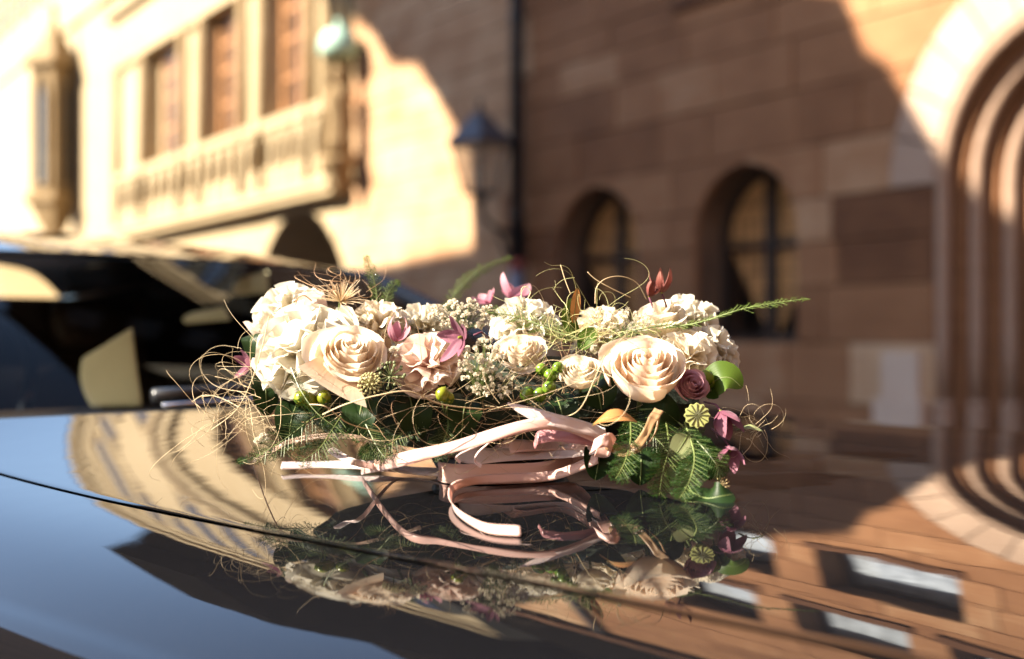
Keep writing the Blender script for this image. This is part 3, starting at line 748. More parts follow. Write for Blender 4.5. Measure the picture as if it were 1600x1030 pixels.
# ================================================================== FLOWER ARRANGEMENT
def at(px, py, Y): return Vector(((px-800)/2100*Y, Y, CZ+(525-py)/2100*Y))
def sz(p, Y): return p/2100*Y
def hood_pt(px, Y, lift=0):
    x = (px-800)/2100*Y; return Vector((x, Y, hood_at(x, Y)+lift))
def rot_to(d, roll=0):
    q = Vector(d).normalized().to_track_quat('Z', 'Y').to_matrix().to_4x4()
    return (q @ Matrix.Rotation(roll, 4, 'Z'))
def plant(name, label, cat, loc, d=(0, 0, 1), roll=0, group=None):
    o = bpy.data.objects.new(name, None); COL.objects.link(o); o.empty_display_size = .02
    o.matrix_world = Matrix.Translation(loc) @ rot_to(d, roll)
    tag(o, label, cat, group); return o
def petal_mat(name, base, mid, tip, trans=.46, rough=.6, vein=.12, sheen=.1, spec=.22):
    m, n, l, b = new_mat(name)
    uv = n.new('ShaderNodeUVMap'); sp = n.new('ShaderNodeSeparateXYZ'); l.new(uv.outputs[0], sp.inputs[0])
    mp = n.new('ShaderNodeMapping'); mp.inputs['Scale'].default_value = (26, 1.6, 1); l.new(uv.outputs[0], mp.inputs['Vector'])
    oi = n.new('ShaderNodeObjectInfo'); ad = n.new('ShaderNodeVectorMath'); l.new(mp.outputs[0], ad.inputs[0]); l.new(oi.outputs['Random'], ad.inputs[1])
    nz = n.new('ShaderNodeTexNoise'); nz.inputs['Scale'].default_value = 1; nz.inputs['Detail'].default_value = 4; l.new(ad.outputs[0], nz.inputs['Vector'])
    tc = n.new('ShaderNodeTexCoord'); n2 = n.new('ShaderNodeTexNoise'); n2.inputs['Scale'].default_value = 60; n2.inputs['Detail'].default_value = 3
    l.new(tc.outputs['Object'], n2.inputs['Vector'])
    m1 = n.new('ShaderNodeMath'); m1.operation = 'MULTIPLY_ADD'; m1.inputs[1].default_value = vein; l.new(nz.outputs['Fac'], m1.inputs[0]); l.new(sp.outputs['Y'], m1.inputs[2])
    m2 = n.new('ShaderNodeMath'); m2.operation = 'MULTIPLY_ADD'; m2.inputs[1].default_value = .18; l.new(n2.outputs['Fac'], m2.inputs[0]); l.new(m1.outputs[0], m2.inputs[2])
    m3 = n.new('ShaderNodeMath'); m3.operation = 'MULTIPLY_ADD'; m3.inputs[1].default_value = .22; m3.inputs[2].default_value = -.2-vein/2; l.new(oi.outputs['Random'], m3.inputs[0])
    m4 = n.new('ShaderNodeMath'); m4.operation = 'ADD'; l.new(m2.outputs[0], m4.inputs[0]); l.new(m3.outputs[0], m4.inputs[1])
    r = n.new('ShaderNodeValToRGB'); r.color_ramp.elements.new(.5)
    for e, (p, c) in zip(r.color_ramp.elements, ((.05, base), (.5, mid), (.95, tip))): e.position = p; e.color = (*c, 1)
    l.new(m4.outputs[0], r.inputs['Fac']); l.new(r.outputs[0], b.inputs['Base Color'])
    b.inputs['Roughness'].default_value = rough; b.inputs['Specular IOR Level'].default_value = spec
    b.inputs['Sheen Weight'].default_value = sheen
    bp = n.new('ShaderNodeBump'); bp.inputs['Strength'].default_value = .25; bp.inputs['Distance'].default_value = .001
    l.new(nz.outputs['Fac'], bp.inputs['Height']); l.new(bp.outputs[0], b.inputs['Normal'])
    t = n.new('ShaderNodeBsdfTranslucent'); l.new(r.outputs[0], t.inputs['Color'])
    mx = n.new('ShaderNodeMixShader'); mx.inputs[0].default_value = trans
    l.new(b.outputs[0], mx.inputs[1]); l.new(t.outputs[0], mx.inputs[2]); l.new(mx.outputs[0], n['Material Output'].inputs['Surface'])
    return m
P_PEACH = petal_mat('peach_petal', (.70, .43, .27), (.76, .57, .42), (.79, .66, .52))
P_PEACH2 = petal_mat('pale_peach_petal', (.70, .50, .35), (.76, .62, .48), (.79, .69, .56))
P_CREAM = petal_mat('cream_petal', (.66, .52, .34), (.72, .63, .48), (.75, .68, .55))
P_WHITE = petal_mat('white_petal', (.58, .50, .35), (.65, .59, .47), (.69, .65, .55))
P_BLUSH = petal_mat('blush_petal', (.68, .42, .33), (.73, .55, .47), (.76, .63, .54))
P_PINK = petal_mat('pink_petal', (.40, .13, .19), (.46, .20, .26), (.52, .29, .33))
P_MAUVE = petal_mat('mauve_petal', (.13, .035, .062), (.19, .062, .098), (.27, .115, .155), .25)
P_RED = petal_mat('dusky_red_petal', (.10, .022, .016), (.14, .03, .022), (.20, .07, .05), .2)
P_TAN = petal_mat('straw_petal', (.42, .28, .13), (.55, .42, .25), (.62, .50, .34), .3)
def leaf_mat(name, a, b_, rough=.45, trans=.2): return petal_mat(name, a, b_, b_, trans, rough, .2, 0, .12)
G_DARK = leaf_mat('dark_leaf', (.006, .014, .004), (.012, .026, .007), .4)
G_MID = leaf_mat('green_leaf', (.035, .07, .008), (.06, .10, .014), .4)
G_PALE = leaf_mat('pale_leaf', (.16, .19, .08), (.24, .27, .13), .5)
G_BRONZE = leaf_mat('bronze_leaf', (.24, .11, .03), (.36, .17, .06), .3)
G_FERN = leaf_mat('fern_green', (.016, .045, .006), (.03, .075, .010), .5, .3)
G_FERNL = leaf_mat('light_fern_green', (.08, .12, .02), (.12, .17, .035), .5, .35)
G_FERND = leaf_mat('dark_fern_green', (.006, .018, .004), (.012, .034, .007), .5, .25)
G_STEM = simple('green_stem', (.10, .13, .035), .5, noise_amt=.3, noise_scale=60)
G_BERRY = simple('green_berry', (.10, .17, .012), .22, noise_amt=.25, noise_scale=120)
G_YBERRY = simple('yellow_green_berry', (.15, .17, .01), .25, noise_amt=.25, noise_scale=120)
G_POD = simple('pod_green', (.26, .27, .085), .6, noise_amt=.25, noise_scale=90)
G_PODD = simple('pod_dark_rib', (.06, .06, .018), .7)
M_FOAM = simple('dark_floral_foam', (.008, .016, .006), .95, noise_amt=.4, noise_scale=60, bump=.5)
M_SISAL = simple('sisal_fibre', (.50, .38, .22), .55, noise_amt=.25, noise_scale=14)
M_SISALB = simple('brown_sisal_fibre', (.34, .20, .10), .55, noise_amt=.3, noise_scale=14)
M_SISALG = simple('greenish_sisal_fibre', (.42, .40, .17), .55, noise_amt=.25, noise_scale=14)
RG = random.Random(21)

def petal(fn, mat, parent, na=8, nb=7, name='petal'):
    v = []; uv = []; f = []
    for j in range(nb+1):
        for i in range(na+1):
            a = 2*i/na-1; b = j/nb
            v.append(tuple(fn(a, b))); uv.append((i/na, b))
    for j in range(nb):
        for i in range(na):
            k = j*(na+1)+i; f.append((k, k+1, k+na+2, k+na+1))
    return mesh_obj(name, v, f, mat, parent, True, uv)
def nz(x, y, s=0): return noise.noise(Vector((x, y, s)))

def rose(label, loc, r, d, mat, group='roses in the arrangement', n=24, openness=1.0, roll=0, name='rose', cat='rose', outer=None, wide=1.0):
    o = plant(name, label, cat, loc, d, roll, group)
    ang = 0
    for i in range(n):
        t = i/(n-1); ang += 2.40 + RG.uniform(-.25, .25)
        rm = r*(.13+.80*t**.95)*RG.uniform(.95, 1.05); rb = r*(.02+.20*t); lean = RG.uniform(-.05, .05)*r
        zt = r*(.60-(.10+.34*openness)*t**1.5+.05*math.sin(i*2.1))*RG.uniform(.95, 1.05); z0 = -r*.62
        w = (1.75-.80*t)*wide*RG.uniform(.92, 1.08); curl = r*(.03+.26*max(0, t-.25)**1.3)*(.35+.65*openness); s_ = RG.uniform(0, 50)
        point = RG.uniform(.0, .12)*t; cup = .30*t
        def fn(a, b, rm=rm, rb=rb, zt=zt, w=w, curl=curl, s_=s_, ang=ang, t=t, point=point, lean=lean, cup=cup, z0=z0):
            bb = b*(1-.15*abs(a)**3.5+point*(1-abs(a))**2)
            rr = rb+(rm-rb)*math.sin(min(1, bb*1.35)*math.pi/2)**.8           # fills out low, then stands upright
            rr -= r*cup*.35*max(0, bb-.55)**1.5                               # closes over a little
            zz = z0+(zt-z0)*bb**1.12
            e = max(0, bb-.80)/.20
            rr += curl*e**1.8*(1+.35*nz(a*2, s_)); zz -= curl*.42*e**2.6
            spread = (.32+.68*math.sin(min(1, bb*1.25)*math.pi/2))
            th = ang+a*w*spread
            rr *= 1+(.16-.08*t)*a                                            # one edge tucks under its neighbour
            rr += r*.05*nz(a*1.8+s_, b*2.2, s_)*b*(.5+t)+lean*b; zz += r*.05*nz(a*3+s_, b*2, s_+9)*b
            return (rr*math.cos(th), rr*math.sin(th), zz)
        petal(fn, outer if (outer and t > .82) else mat, o, 8, 8)
    for i in range(5):
        th = i*1.2566+.3
        petal(lambda a, b: ((r*(.12+.55*b))*math.cos(th+a*.32*(1-b)), (r*(.12+.55*b))*math.sin(th+a*.32*(1-b)), -r*(.56+.10*b-.25*b*b)), G_MID, o, 4, 4, 'sepal')
    MB().tube([(0, 0, -r*.5), (0, 0, -r*1.25)], r*.07, 6).build('stem', G_STEM, o, True)
    return o

def ruffle_flower(name, label, cat, loc, r, d, mat, group, n=46, frill=.12, teeth=0, guard=9, dome=.95, roll=0, width=.42, gmat=None):
    """peony or carnation: guard petals below, a dome of ruffled petals above"""
    o = plant(name, label, cat, loc, d, roll, group)
    if guard:
        for i in range(guard):
            th0 = 2*math.pi*i/guard*1.618+RG.uniform(-.2, .2); k = RG.uniform(.92, 1.06); s_ = RG.uniform(0, 60); low = RG.uniform(-.1, .25)
            def fn(a, b, th0=th0, k=k, s_=s_, low=low):
                bb = b*(1-.22*abs(a)**2.5); q = bb*1.75
                rr = r*k*(.1+.93*math.sin(min(q, 1.57))); zz = r*(-.72+.95*(1-math.cos(q))*.72+low*b)
                th = th0+a*.62*(.35+.65*math.sin(min(1.57, bb*1.9)))
                rr += r*frill*.5*nz(a*3+s_, b*2, s_)*b
                return (rr*math.cos(th), rr*math.sin(th), zz+r*frill*.4*nz(a*4, s_, b)*b)
            petal(fn, gmat or mat, o, 9, 8)
    for i in range(n):
        q = (i+.5)/n; ph = math.acos(1-q*dome*1.0); th = i*2.39996+RG.uniform(-.25, .25)
        dv = Vector((math.sin(ph)*math.cos(th), math.sin(ph)*math.sin(th), math.cos(ph)))
        tg = Vector((-math.sin(th), math.cos(th), 0)); tg = (tg*math.cos(1)+dv.cross(tg)*math.sin(1)*RG.choice((-1, 1))*RG.uniform(0, 1)).normalized()
        nn = dv.cross(tg); k = r*RG.uniform(.84, 1.04); s_ = RG.uniform(0, 90); wd = width*RG.uniform(.8, 1.2); cup = RG.uniform(-.25, .25); bend = RG.uniform(.10, .3)
        def fn(a, b, dv=dv, tg=tg, nn=nn, k=k, s_=s_, wd=wd, cup=cup, bend=bend):
            tip = 1-.16*abs(a)**3
            if teeth: tip *= 1-.06*(abs(math.sin(a*teeth+s_)))*(b > .8)
            p = dv*(k*(.12+.88*b*tip)) + tg*(a*wd*k*(.25+.75*math.sin(b*1.5)))
            p += nn*(k*(frill*math.sin(a*5.2+s_)*b**2 + cup*a*a*b + frill*.8*nz(a*3.1+s_, b*2, s_)*b) - k*bend*b**3*.6)
            p.z -= r*.22
            return p
        petal(fn, mat, o, 10 if teeth else 8, 6)
    MB().tube([(0, 0, -r*.5), (0, 0, -r*1.2)], r*.06, 6).build('stem', G_STEM, o, True)
    return o

def star_flower(label, loc, d, r, n, mat, droop, wd=.22, roll=0, name='clematis', cat='clematis', group='mauve clematis flowers', twist=.25, stem=None):
    o = plant(name, label, cat, loc, d, roll, group)
    for i in range(n):
        th = 2*math.pi*i/n+RG.uniform(-.18, .18); k = RG.uniform(.85, 1.1); tw = RG.uniform(-twist, twist); dr = droop*RG.uniform(.7, 1.25); s_ = RG.uniform(0, 30)
        c, s = math.cos(th), math.sin(th)
        def fn(a, b, c=c, s=s, k=k, tw=tw, dr=dr, s_=s_):
            w_ = wd*r*math.sin(math.pi*min(1, .12+.88*b**.8))**.75*(1 if b < .97 else .4)
            rad = r*k*(.04+b*math.cos(dr*(.4+.6*b))); z = r*k*b*math.sin(dr*(.4+.6*b))
            off = a*w_; ridge = r*.035*math.cos(a*7)*math.sin(b*3) + abs(a)*w_*.35
            tt_ = tw*b*2
            return (c*rad-s*(off*math.cos(tt_)), s*rad+c*(off*math.cos(tt_)), z+ridge+off*math.sin(tt_)+r*.04*nz(a+s_, b*3))
        petal(fn, mat, o, 8, 9)
    MB().lathe([(.0, -.05*r), (.06*r, 0), (.05*r, .16*r), (.0, .2*r)], (0, 0, 0), 8).build('stamen', G_YBERRY, o, True)
    if stem:
        inv = o.matrix_world.inverted()
        MB().tube([inv @ Vector(p) for p in stem], .0009, 5).build('stem', P_MAUVE, o, True)
    return o

def leaf(name, label, pts, wmax, mat, tilt=(0, -.5, .8), cat='leaf', fold=.25, group=None, wave=.0, shape=1.0):
    """leaf along a polyline of world points"""
    P = [Vector(p) for p in pts]; up = Vector(tilt).normalized()
    def cur(b):
        x = b*(len(P)-1); i = min(int(x), len(P)-2); t = x-i
        p0, p1, p2, p3 = P[max(i-1, 0)], P[i], P[i+1], P[min(i+2, len(P)-1)]
        return .5*((2*p1)+(p2-p0)*t+(2*p0-5*p1+4*p2-p3)*t*t+(3*p1-p0-3*p2+p3)*t**3)
    s_ = RG.uniform(0, 40)
    def fn(a, b):
        c = cur(b); t = (cur(min(1, b+.02))-cur(max(0, b-.02))).normalized(); side = t.cross(up).normalized(); n_ = side.cross(t)
        w_ = wmax*math.sin(math.pi*min(1, .04+.95*b**shape))**.8
        return c+side*(a*w_)+n_*(abs(a)*w_*fold+wave*wmax*nz(a*2+s_, b*4))
    o = petal(fn, mat, None, 8, 12, name); tag(o, label, cat, group)
    MB().tube([cur(i/10) - Vector((0, 0, .0002)) for i in range(11)], [wmax*.05*(1-.7*i/10)+.0002 for i in range(11)], 5).build('midrib', G_STEM, o, True)
    return o

def frond(label, pts, spread, mat, n=34, cat='fern sprig', name='fern_sprig', flat=(0, -.4, .9), needle=.006, seed=0, group='asparagus fern sprigs', dens=9):
    rg = random.Random(seed); P = [Vector(p) for p in pts]; up = Vector(flat).normalized()
    def cur(b):
        x = b*(len(P)-1); i = min(int(x), len(P)-2); t = x-i
        p0, p1, p2, p3 = P[max(i-1, 0)], P[i], P[i+1], P[min(i+2, len(P)-1)]
        return .5*((2*p1)+(p2-p0)*t+(2*p0-5*p1+4*p2-p3)*t*t+(3*p1-p0-3*p2+p3)*t**3)
    o = empty(name, label, cat, tuple(P[0]), 0, group); base = P[0]
    st = MB(); st.tube([cur(i/14)-base for i in range(15)], [.0007*(1-.8*i/14)+.00015 for i in range(15)], 5); nd = MB()
    def needles(c, dirv, ln):
        a = c+dirv*ln; sd = dirv.cross(up)
        if sd.length < 1e-4: sd = dirv.orthogonal()
        sd.normalize(); w = .00028
        nd.add([c-sd*w-base, c+sd*w-base, a-base], [(0, 1, 2)])
    for i in range(n):
        b = .06+.94*i/n; c = cur(b); t = (cur(min(1, b+.02))-cur(max(0, b-.02))).normalized(); side = t.cross(up).normalized()
        sg = 1 if i % 2 else -1
        ln = spread*(math.sin(math.pi*(.18+.80*b))**.8)*rg.uniform(.7, 1.15)+.001
        dv = (side*sg*rg.uniform(.6, .9)+t*.65+up*rg.uniform(-.25, .3)).normalized()
        e = c+dv*ln
        if ln > .006: st.tube([c-base, e-base], [.0003, .00012], 3, False)
        m = max(3, int(ln/.0014))
        for q in range(m):
            x = c+dv*ln*(q+.5)/m; sd2 = dv.cross(up).normalized()
            for s2 in (-1, 1):
                needles(x, (sd2*s2*rg.uniform(.5, 1)+dv*rg.uniform(.4, .9)+up*rg.uniform(-.5, .5)).normalized(), needle*rg.uniform(.5, 1.1)*(1-.35*q/m))
    st.build('stem', G_STEM, o); k = nd.build('needle_foliage', mat, o); k['kind'] = 'stuff'
    return o

def ribbon(name, label, pts, width, wdirs, mat, parent=None, cat='ribbon', n=60, group=None):
    P = [Vector(p) for p in pts]; Wd = [Vector(w).normalized() for w in wdirs] if isinstance(wdirs, list) else [Vector(wdirs).normalized()]*len(P)
    ws = width if isinstance(width, list) else [width]*len(P)
    def cr(A, b):
        x = b*(len(A)-1); i = min(int(x), len(A)-2); t = x-i
        p0, p1, p2, p3 = A[max(i-1, 0)], A[i], A[i+1], A[min(i+2, len(A)-1)]
        return .5*((p1*2)+(p2-p0)*t+(p0*2-p1*5+p2*4-p3)*t*t+(p1*3-p0-p2*3+p3)*t**3)
    v = []; uv = []; f = []; na = 4; s_ = RG.uniform(0, 50)
    for j in range(n+1):
        b = j/n; c = cr(P, b); w = cr(Wd, b).normalized(); t = (cr(P, min(1, b+.01))-cr(P, max(0, b-.01))).normalized(); nn = w.cross(t)
        k = cr([Vector((q, 0, 0)) for q in ws], b).x
        for i in range(na+1):
            a = 2*i/na-1
            v.append(tuple(c+w*(a*k/2)+nn*(.0009*(1-a*a)+.0012*nz(b*7+s_, a)))); uv.append((i/na, b))
    for j in range(n):
        for i in range(na):
            k = j*(na+1)+i; f.append((k, k+1, k+na+2, k+na+1))
    o = mesh_obj(name, v, f, mat, parent, True, uv)
    m = o.modifiers.new('thickness', 'SOLIDIFY'); m.thickness = .0004; m.offset = 0
    if not parent: tag(o, label, cat, group)
    return o
def satin(name, col, rough=.34):
    m, n, l, b = new_mat(name)
    uv = n.new('ShaderNodeUVMap'); mp = n.new('ShaderNodeMapping'); mp.inputs['Scale'].default_value = (90, 3, 1); l.new(uv.outputs[0], mp.inputs['Vector'])
    t = n.new('ShaderNodeTexNoise'); t.inputs['Scale'].default_value = 1; t.inputs['Detail'].default_value = 3; l.new(mp.outputs[0], t.inputs['Vector'])
    r = n.new('ShaderNodeValToRGB'); r.color_ramp.elements[0].position = .3; r.color_ramp.elements[1].position = .7
    r.color_ramp.elements[0].color = (*[c*.93 for c in col], 1); r.color_ramp.elements[1].color = (*[min(1, c*1.05) for c in col], 1)
    l.new(t.outputs['Fac'], r.inputs[0]); l.new(r.outputs[0], b.inputs['Base Color'])
    b.inputs['Roughness'].default_value = rough; b.inputs['Sheen Weight'].default_value = .4; b.inputs['Anisotropic'].default_value = .6
    tr = n.new('ShaderNodeBsdfTranslucent'); l.new(r.outputs[0], tr.inputs['Color']); mx = n.new('ShaderNodeMixShader'); mx.inputs[0].default_value = .42
    l.new(b.outputs[0], mx.inputs[1]); l.new(tr.outputs[0], mx.inputs[2]); l.new(mx.outputs[0], n['Material Output'].inputs['Surface'])
    return m
def strands(name, label, mat, seeds, count, length, wander, seed, rad=.00042, floor=True, lift=.001, grav=0):
    """tangle of fibres; seeds = list of (centre, spread)"""
    rg = random.Random(seed); cu = bpy.data.curves.new(name, 'CURVE'); cu.dimensions = '3D'; cu.bevel_depth = rad; cu.bevel_resolution = 0; cu.resolution_u = 3
    for k in range(count):
        c, s = rg.choice(seeds); s = Vector(s)
        p = Vector(c)+Vector((rg.gauss(0, s.x), rg.gauss(0, s.y), rg.gauss(0, s.z)))
        d = Vector((rg.gauss(0, 1), rg.gauss(0, .7), rg.gauss(0, .55))).normalized(); ax = Vector((rg.gauss(0, 1), rg.gauss(0, 1), rg.gauss(0, 1))).normalized()
        L_ = length*rg.uniform(.5, 1.3); n = 14; pts = []; w = rg.gauss(0, wander)
        for i in range(n):
            pts.append(p.copy())
            w += rg.gauss(0, wander*.5); w *= .9
            if rg.random() < .15: ax = (ax+Vector((rg.gauss(0, 1), rg.gauss(0, 1), rg.gauss(0, 1)))).normalized()
            d = (Matrix.Rotation(w, 3, ax) @ d).normalized(); d.z -= grav
            back = (Vector(c)-p); ex = max(abs(back.x)/(s.x*2.4+.01), abs(back.y)/(s.y*2.4+.01), abs(back.z)/(s.z*2.4+.01))
            if ex > .8: d = (d+back.normalized()*.35*(ex-.6)).normalized()
            p = p+d*L_/n
            if floor: p.z = max(p.z, hood_at(p.x, p.y)+lift)
        sp = cu.splines.new('NURBS'); sp.points.add(n-1); sp.order_u = 4; sp.use_endpoint_u = True
        kk = rg.uniform(.7, 1.5)
        for qi, (q, pt) in enumerate(zip(sp.points, pts)): q.co = (*pt, 1); q.radius = kk*(1-.65*qi/n)*rg.uniform(.85, 1.15)
    cu.materials.append(mat); o = bpy.data.objects.new(name, cu); COL.objects.link(o)
    tag(o, label, 'fibre', None, 'stuff'); return o

# --- foam base and its dark cover leaves
base = plant('foam_base', 'dark green foam cushion hidden under the flowers on the car bonnet', 'foam base', at(780, 640, 1.28))
bmf = bmesh.new(); bmesh.ops.create_icosphere(bmf, subdivisions=4, radius=1)
for p in bmf.verts:
    c = p.co; c *= 1+.10*noise.noise(c*3); p.co = Vector((c.x*.185, c.y*.075, c.z*.052 if c.z > 0 else c.z*.04))
me = bpy.data.meshes.new('foam'); bmf.to_mesh(me); bmf.free(); me.materials.append(M_FOAM)
fo = bpy.data.objects.new('foam', me); COL.objects.link(fo); fo.parent = base
tray_z = hood_at(base.location.x, base.location.y)-base.location.z
MB().lathe([(.0, 0), (.06, .001), (.066, .012)], (0, 0, tray_z+.002), 20).build('tray', M_RUBBER, base, True)

# --- big heads
ruffle_flower('peony', 'large white peony at the left end beside the left peach rose', 'peony', at(476, 546, 1.24), sz(86, 1.24), (-.30, -.62, .72), P_WHITE, 'peonies in the arrangement', 40, .16, 0, 10, 1.0, width=.46)
ruffle_flower('peony', 'white peony at the back left corner with blush outer petals', 'peony', at(450, 490, 1.31), sz(62, 1.31), (-.45, -.2, .87), P_WHITE, 'peonies in the arrangement', 30, .15, 0, 9, .9, gmat=P_BLUSH)
rl = rose('open peach rose overlapping the large white peony, one petal drooping', at(546, 558, 1.185), sz(62, 1.185), (.20, -.70, .70), P_PEACH2, n=19, openness=.85, roll=.5)
inv = rl.matrix_world.inverted()
def droop_petal(a, b):
    c = at(548-50*b+78*max(0, a)*b, 585+30*b+8*a*b, 1.178-.012*math.sin(b*2.4)); side = Vector((.55, .2, -.35))
    c = at(530+10*b, 578, 1.18).lerp(at(520, 612, 1.165), b) + Vector((.030*a*(.5+.5*b), -.004*b*b, -.016*a*(.6+.5*b)+.004*a*a)) + Vector((0, -.006*math.sin(b*3), 0))
    return inv @ c
petal(droop_petal, P_PEACH, rl, 10, 8)
ruffle_flower('carnation', 'cream carnation behind the left peach rose', 'carnation', at(592, 508, 1.27), sz(52, 1.27), (.05, -.35, .94), P_CREAM, 'carnations in the arrangement', 42, .13, 9, 0, .95, width=.36)
ruffle_flower('carnation', 'white carnation behind the gypsophila left of the middle', 'carnation', at(662, 512, 1.30), sz(54, 1.30), (0, -.3, .95), P_WHITE, 'carnations in the arrangement', 40, .13, 9, 0, .95, width=.36)
ruffle_flower('peony', 'blush pink peony below the mauve clematis', 'peony', at(668, 568, 1.20), sz(57, 1.20), (-.12, -.80, .58), P_BLUSH, 'peonies in the arrangement', 26, .11, 0, 10, .8, width=.5)
ruffle_flower('carnation', 'white carnation at the back in the middle under pale fern', 'carnation', at(820, 510, 1.30), sz(60, 1.30), (0, -.35, .94), P_WHITE, 'carnations in the arrangement', 48, .13, 9, 0, .95, width=.36)
rose('pale peach rose in the middle below the back carnation', at(812, 556, 1.25), sz(46, 1.25), (-.1, -.6, .8), P_PEACH2, n=20, openness=1.1)
rose('small round cream ranunculus bud between the green berries and the right rose', at(905, 584, 1.17), sz(34, 1.17), (-.08, -.62, .78), P_CREAM, None, 18, .35, name='ranunculus', cat='ranunculus', wide=1.25)
rose('largest peach rose at the front right above the ribbons', at(1007, 582, 1.17), sz(66, 1.17), (.05, -.66, .76), P_PEACH, n=19, openness=.45, roll=1.1, outer=P_PEACH2, wide=1.1)
rose('cream rose at the back right below the red buds', at(1030, 500, 1.27), sz(46, 1.27), (-.2, -.35, .92), P_CREAM, n=20, openness=1.0)
ruffle_flower('carnation', 'white carnation at the back right beside the red buds', 'carnation', at(1075, 502, 1.33), sz(57, 1.33), (.15, -.25, .95), P_WHITE, 'carnations in the arrangement', 46, .13, 9, 0, .95, width=.36)
ruffle_flower('carnation', 'white carnation at the right end above the broad green leaf', 'carnation', at(1110, 550, 1.27), sz(54, 1.27), (.55, -.45, .70), P_WHITE, 'carnations in the arrangement', 46, .13, 9, 0, 1.0, width=.36)
ruffle_flower('peony', 'cream peony squeezed between largest peach rose and right end carnation', 'peony', at(1074, 556, 1.235), sz(50, 1.235), (.15, -.65, .75), P_CREAM, 'peonies in the arrangement', 26, .12, 0, 9, .9, width=.5)
ruffle_flower('carnation', 'cream carnation at the back behind the curly fibres', 'carnation', at(940, 520, 1.31), sz(55, 1.31), (0, -.3, .95), P_CREAM, 'carnations in the arrangement', 40, .13, 9, 0, .95, width=.36)
rose('small pink rose tucked under the right end of largest peach rose', at(1080, 603, 1.165), sz(28, 1.165), (.25, -.85, .45), P_PINK, n=18, openness=.9)
# straw-coloured spidery flower
o = plant('straw_flower', 'straw coloured spidery flower head on top of the left peonies', 'dried flower', at(532, 472, 1.265), (.1, -.35, .93))
for i in range(46):
    th = i*2.4; el = RG.uniform(.15, 1.25); k = sz(RG.uniform(34, 50), 1.265); c, s = math.cos(th)*math.cos(el), math.sin(th)*math.cos(el); zz = math.sin(el); cu_ = RG.uniform(-.6, .9)
    def fn(a, b, c=c, s=s, zz=zz, k=k, cu_=cu_):
        q = k*b; return (c*q*(1+.2*cu_*b)-s*a*.0011*(1-.6*b), s*q*(1+.2*cu_*b)+c*a*.0011*(1-.6*b), zz*q-k*.35*cu_*b*b*abs(cu_)+.0004*a*a)
    petal(fn, P_TAN, o, 2, 7)
MB().tube([(0, 0, .002), (0, 0, -.04)], .0018, 6).build('stem', G_STEM, o)

# --- clematis, buds and sweet peas
star_flower('mauve clematis hanging in front of the gypsophila with pointed petals', at(722, 527, 1.145), (-.62, -.62, -.10), sz(47, 1.145), 5, P_MAUVE, .62, .24, .35, stem=[at(740, 524, 1.148), at(752, 519, 1.15), at(764, 528, 1.165)])
star_flower('pinkish mauve clematis bud standing beside the left peach rose', at(619, 534, 1.215), (.1, -.25, .95), sz(38, 1.215), 5, P_PINK, 1.25, .22, .0)
star_flower('mauve clematis bell hanging at the right end beside the poppy pod', at(1126, 642, 1.15), (.25, -.35, -.9), sz(48, 1.15), 5, P_MAUVE, 1.15, .26, .3, stem=[at(1126, 642, 1.15), at(1118, 632, 1.16), at(1100, 628, 1.18)])
star_flower('dark mauve clematis lowest at the right end above the bonnet', at(1142, 700, 1.14), (-.2, -.5, -.6), sz(40, 1.14), 5, P_MAUVE, 1.0, .26, 1.1, stem=[at(1142, 700, 1.14), at(1130, 685, 1.16), at(1112, 670, 1.18)])
star_flower('dark mauve clematis half hidden at the far left end', at(392, 570, 1.27), (-.7, -.4, .1), sz(32, 1.27), 5, P_MAUVE, .9, .24, .3)
star_flower('pink clematis petals rising from the back of the middle, blurred', at(800, 470, 1.42), (.3, .1, .95), sz(44, 1.42), 4, P_PINK, .9, .34, .2)
star_flower('pink clematis at the back lower left of the tall pink petals', at(765, 474, 1.40), (-.5, -.1, .8), sz(30, 1.40), 4, P_PINK, .8, .34, .2)
star_flower('dusky red clematis bud, tallest of the two at the back right', at(1034, 458, 1.26), (.02, -.1, 1), sz(40, 1.26), 5, P_RED, 1.52, .15, .3, name='red_bud', cat='flower bud', group='dusky red buds', stem=[at(1034, 458, 1.26), at(1042, 480, 1.26), at(1048, 500, 1.26)])
star_flower('dusky red clematis bud, shorter and leaning left of its neighbour', at(1014, 464, 1.26), (.35, -.1, .95), sz(32, 1.26), 5, P_RED, 1.52, .16, .9, name='red_bud', cat='flower bud', group='dusky red buds', stem=[at(1014, 464, 1.26), at(1020, 480, 1.26), at(1030, 500, 1.26)])

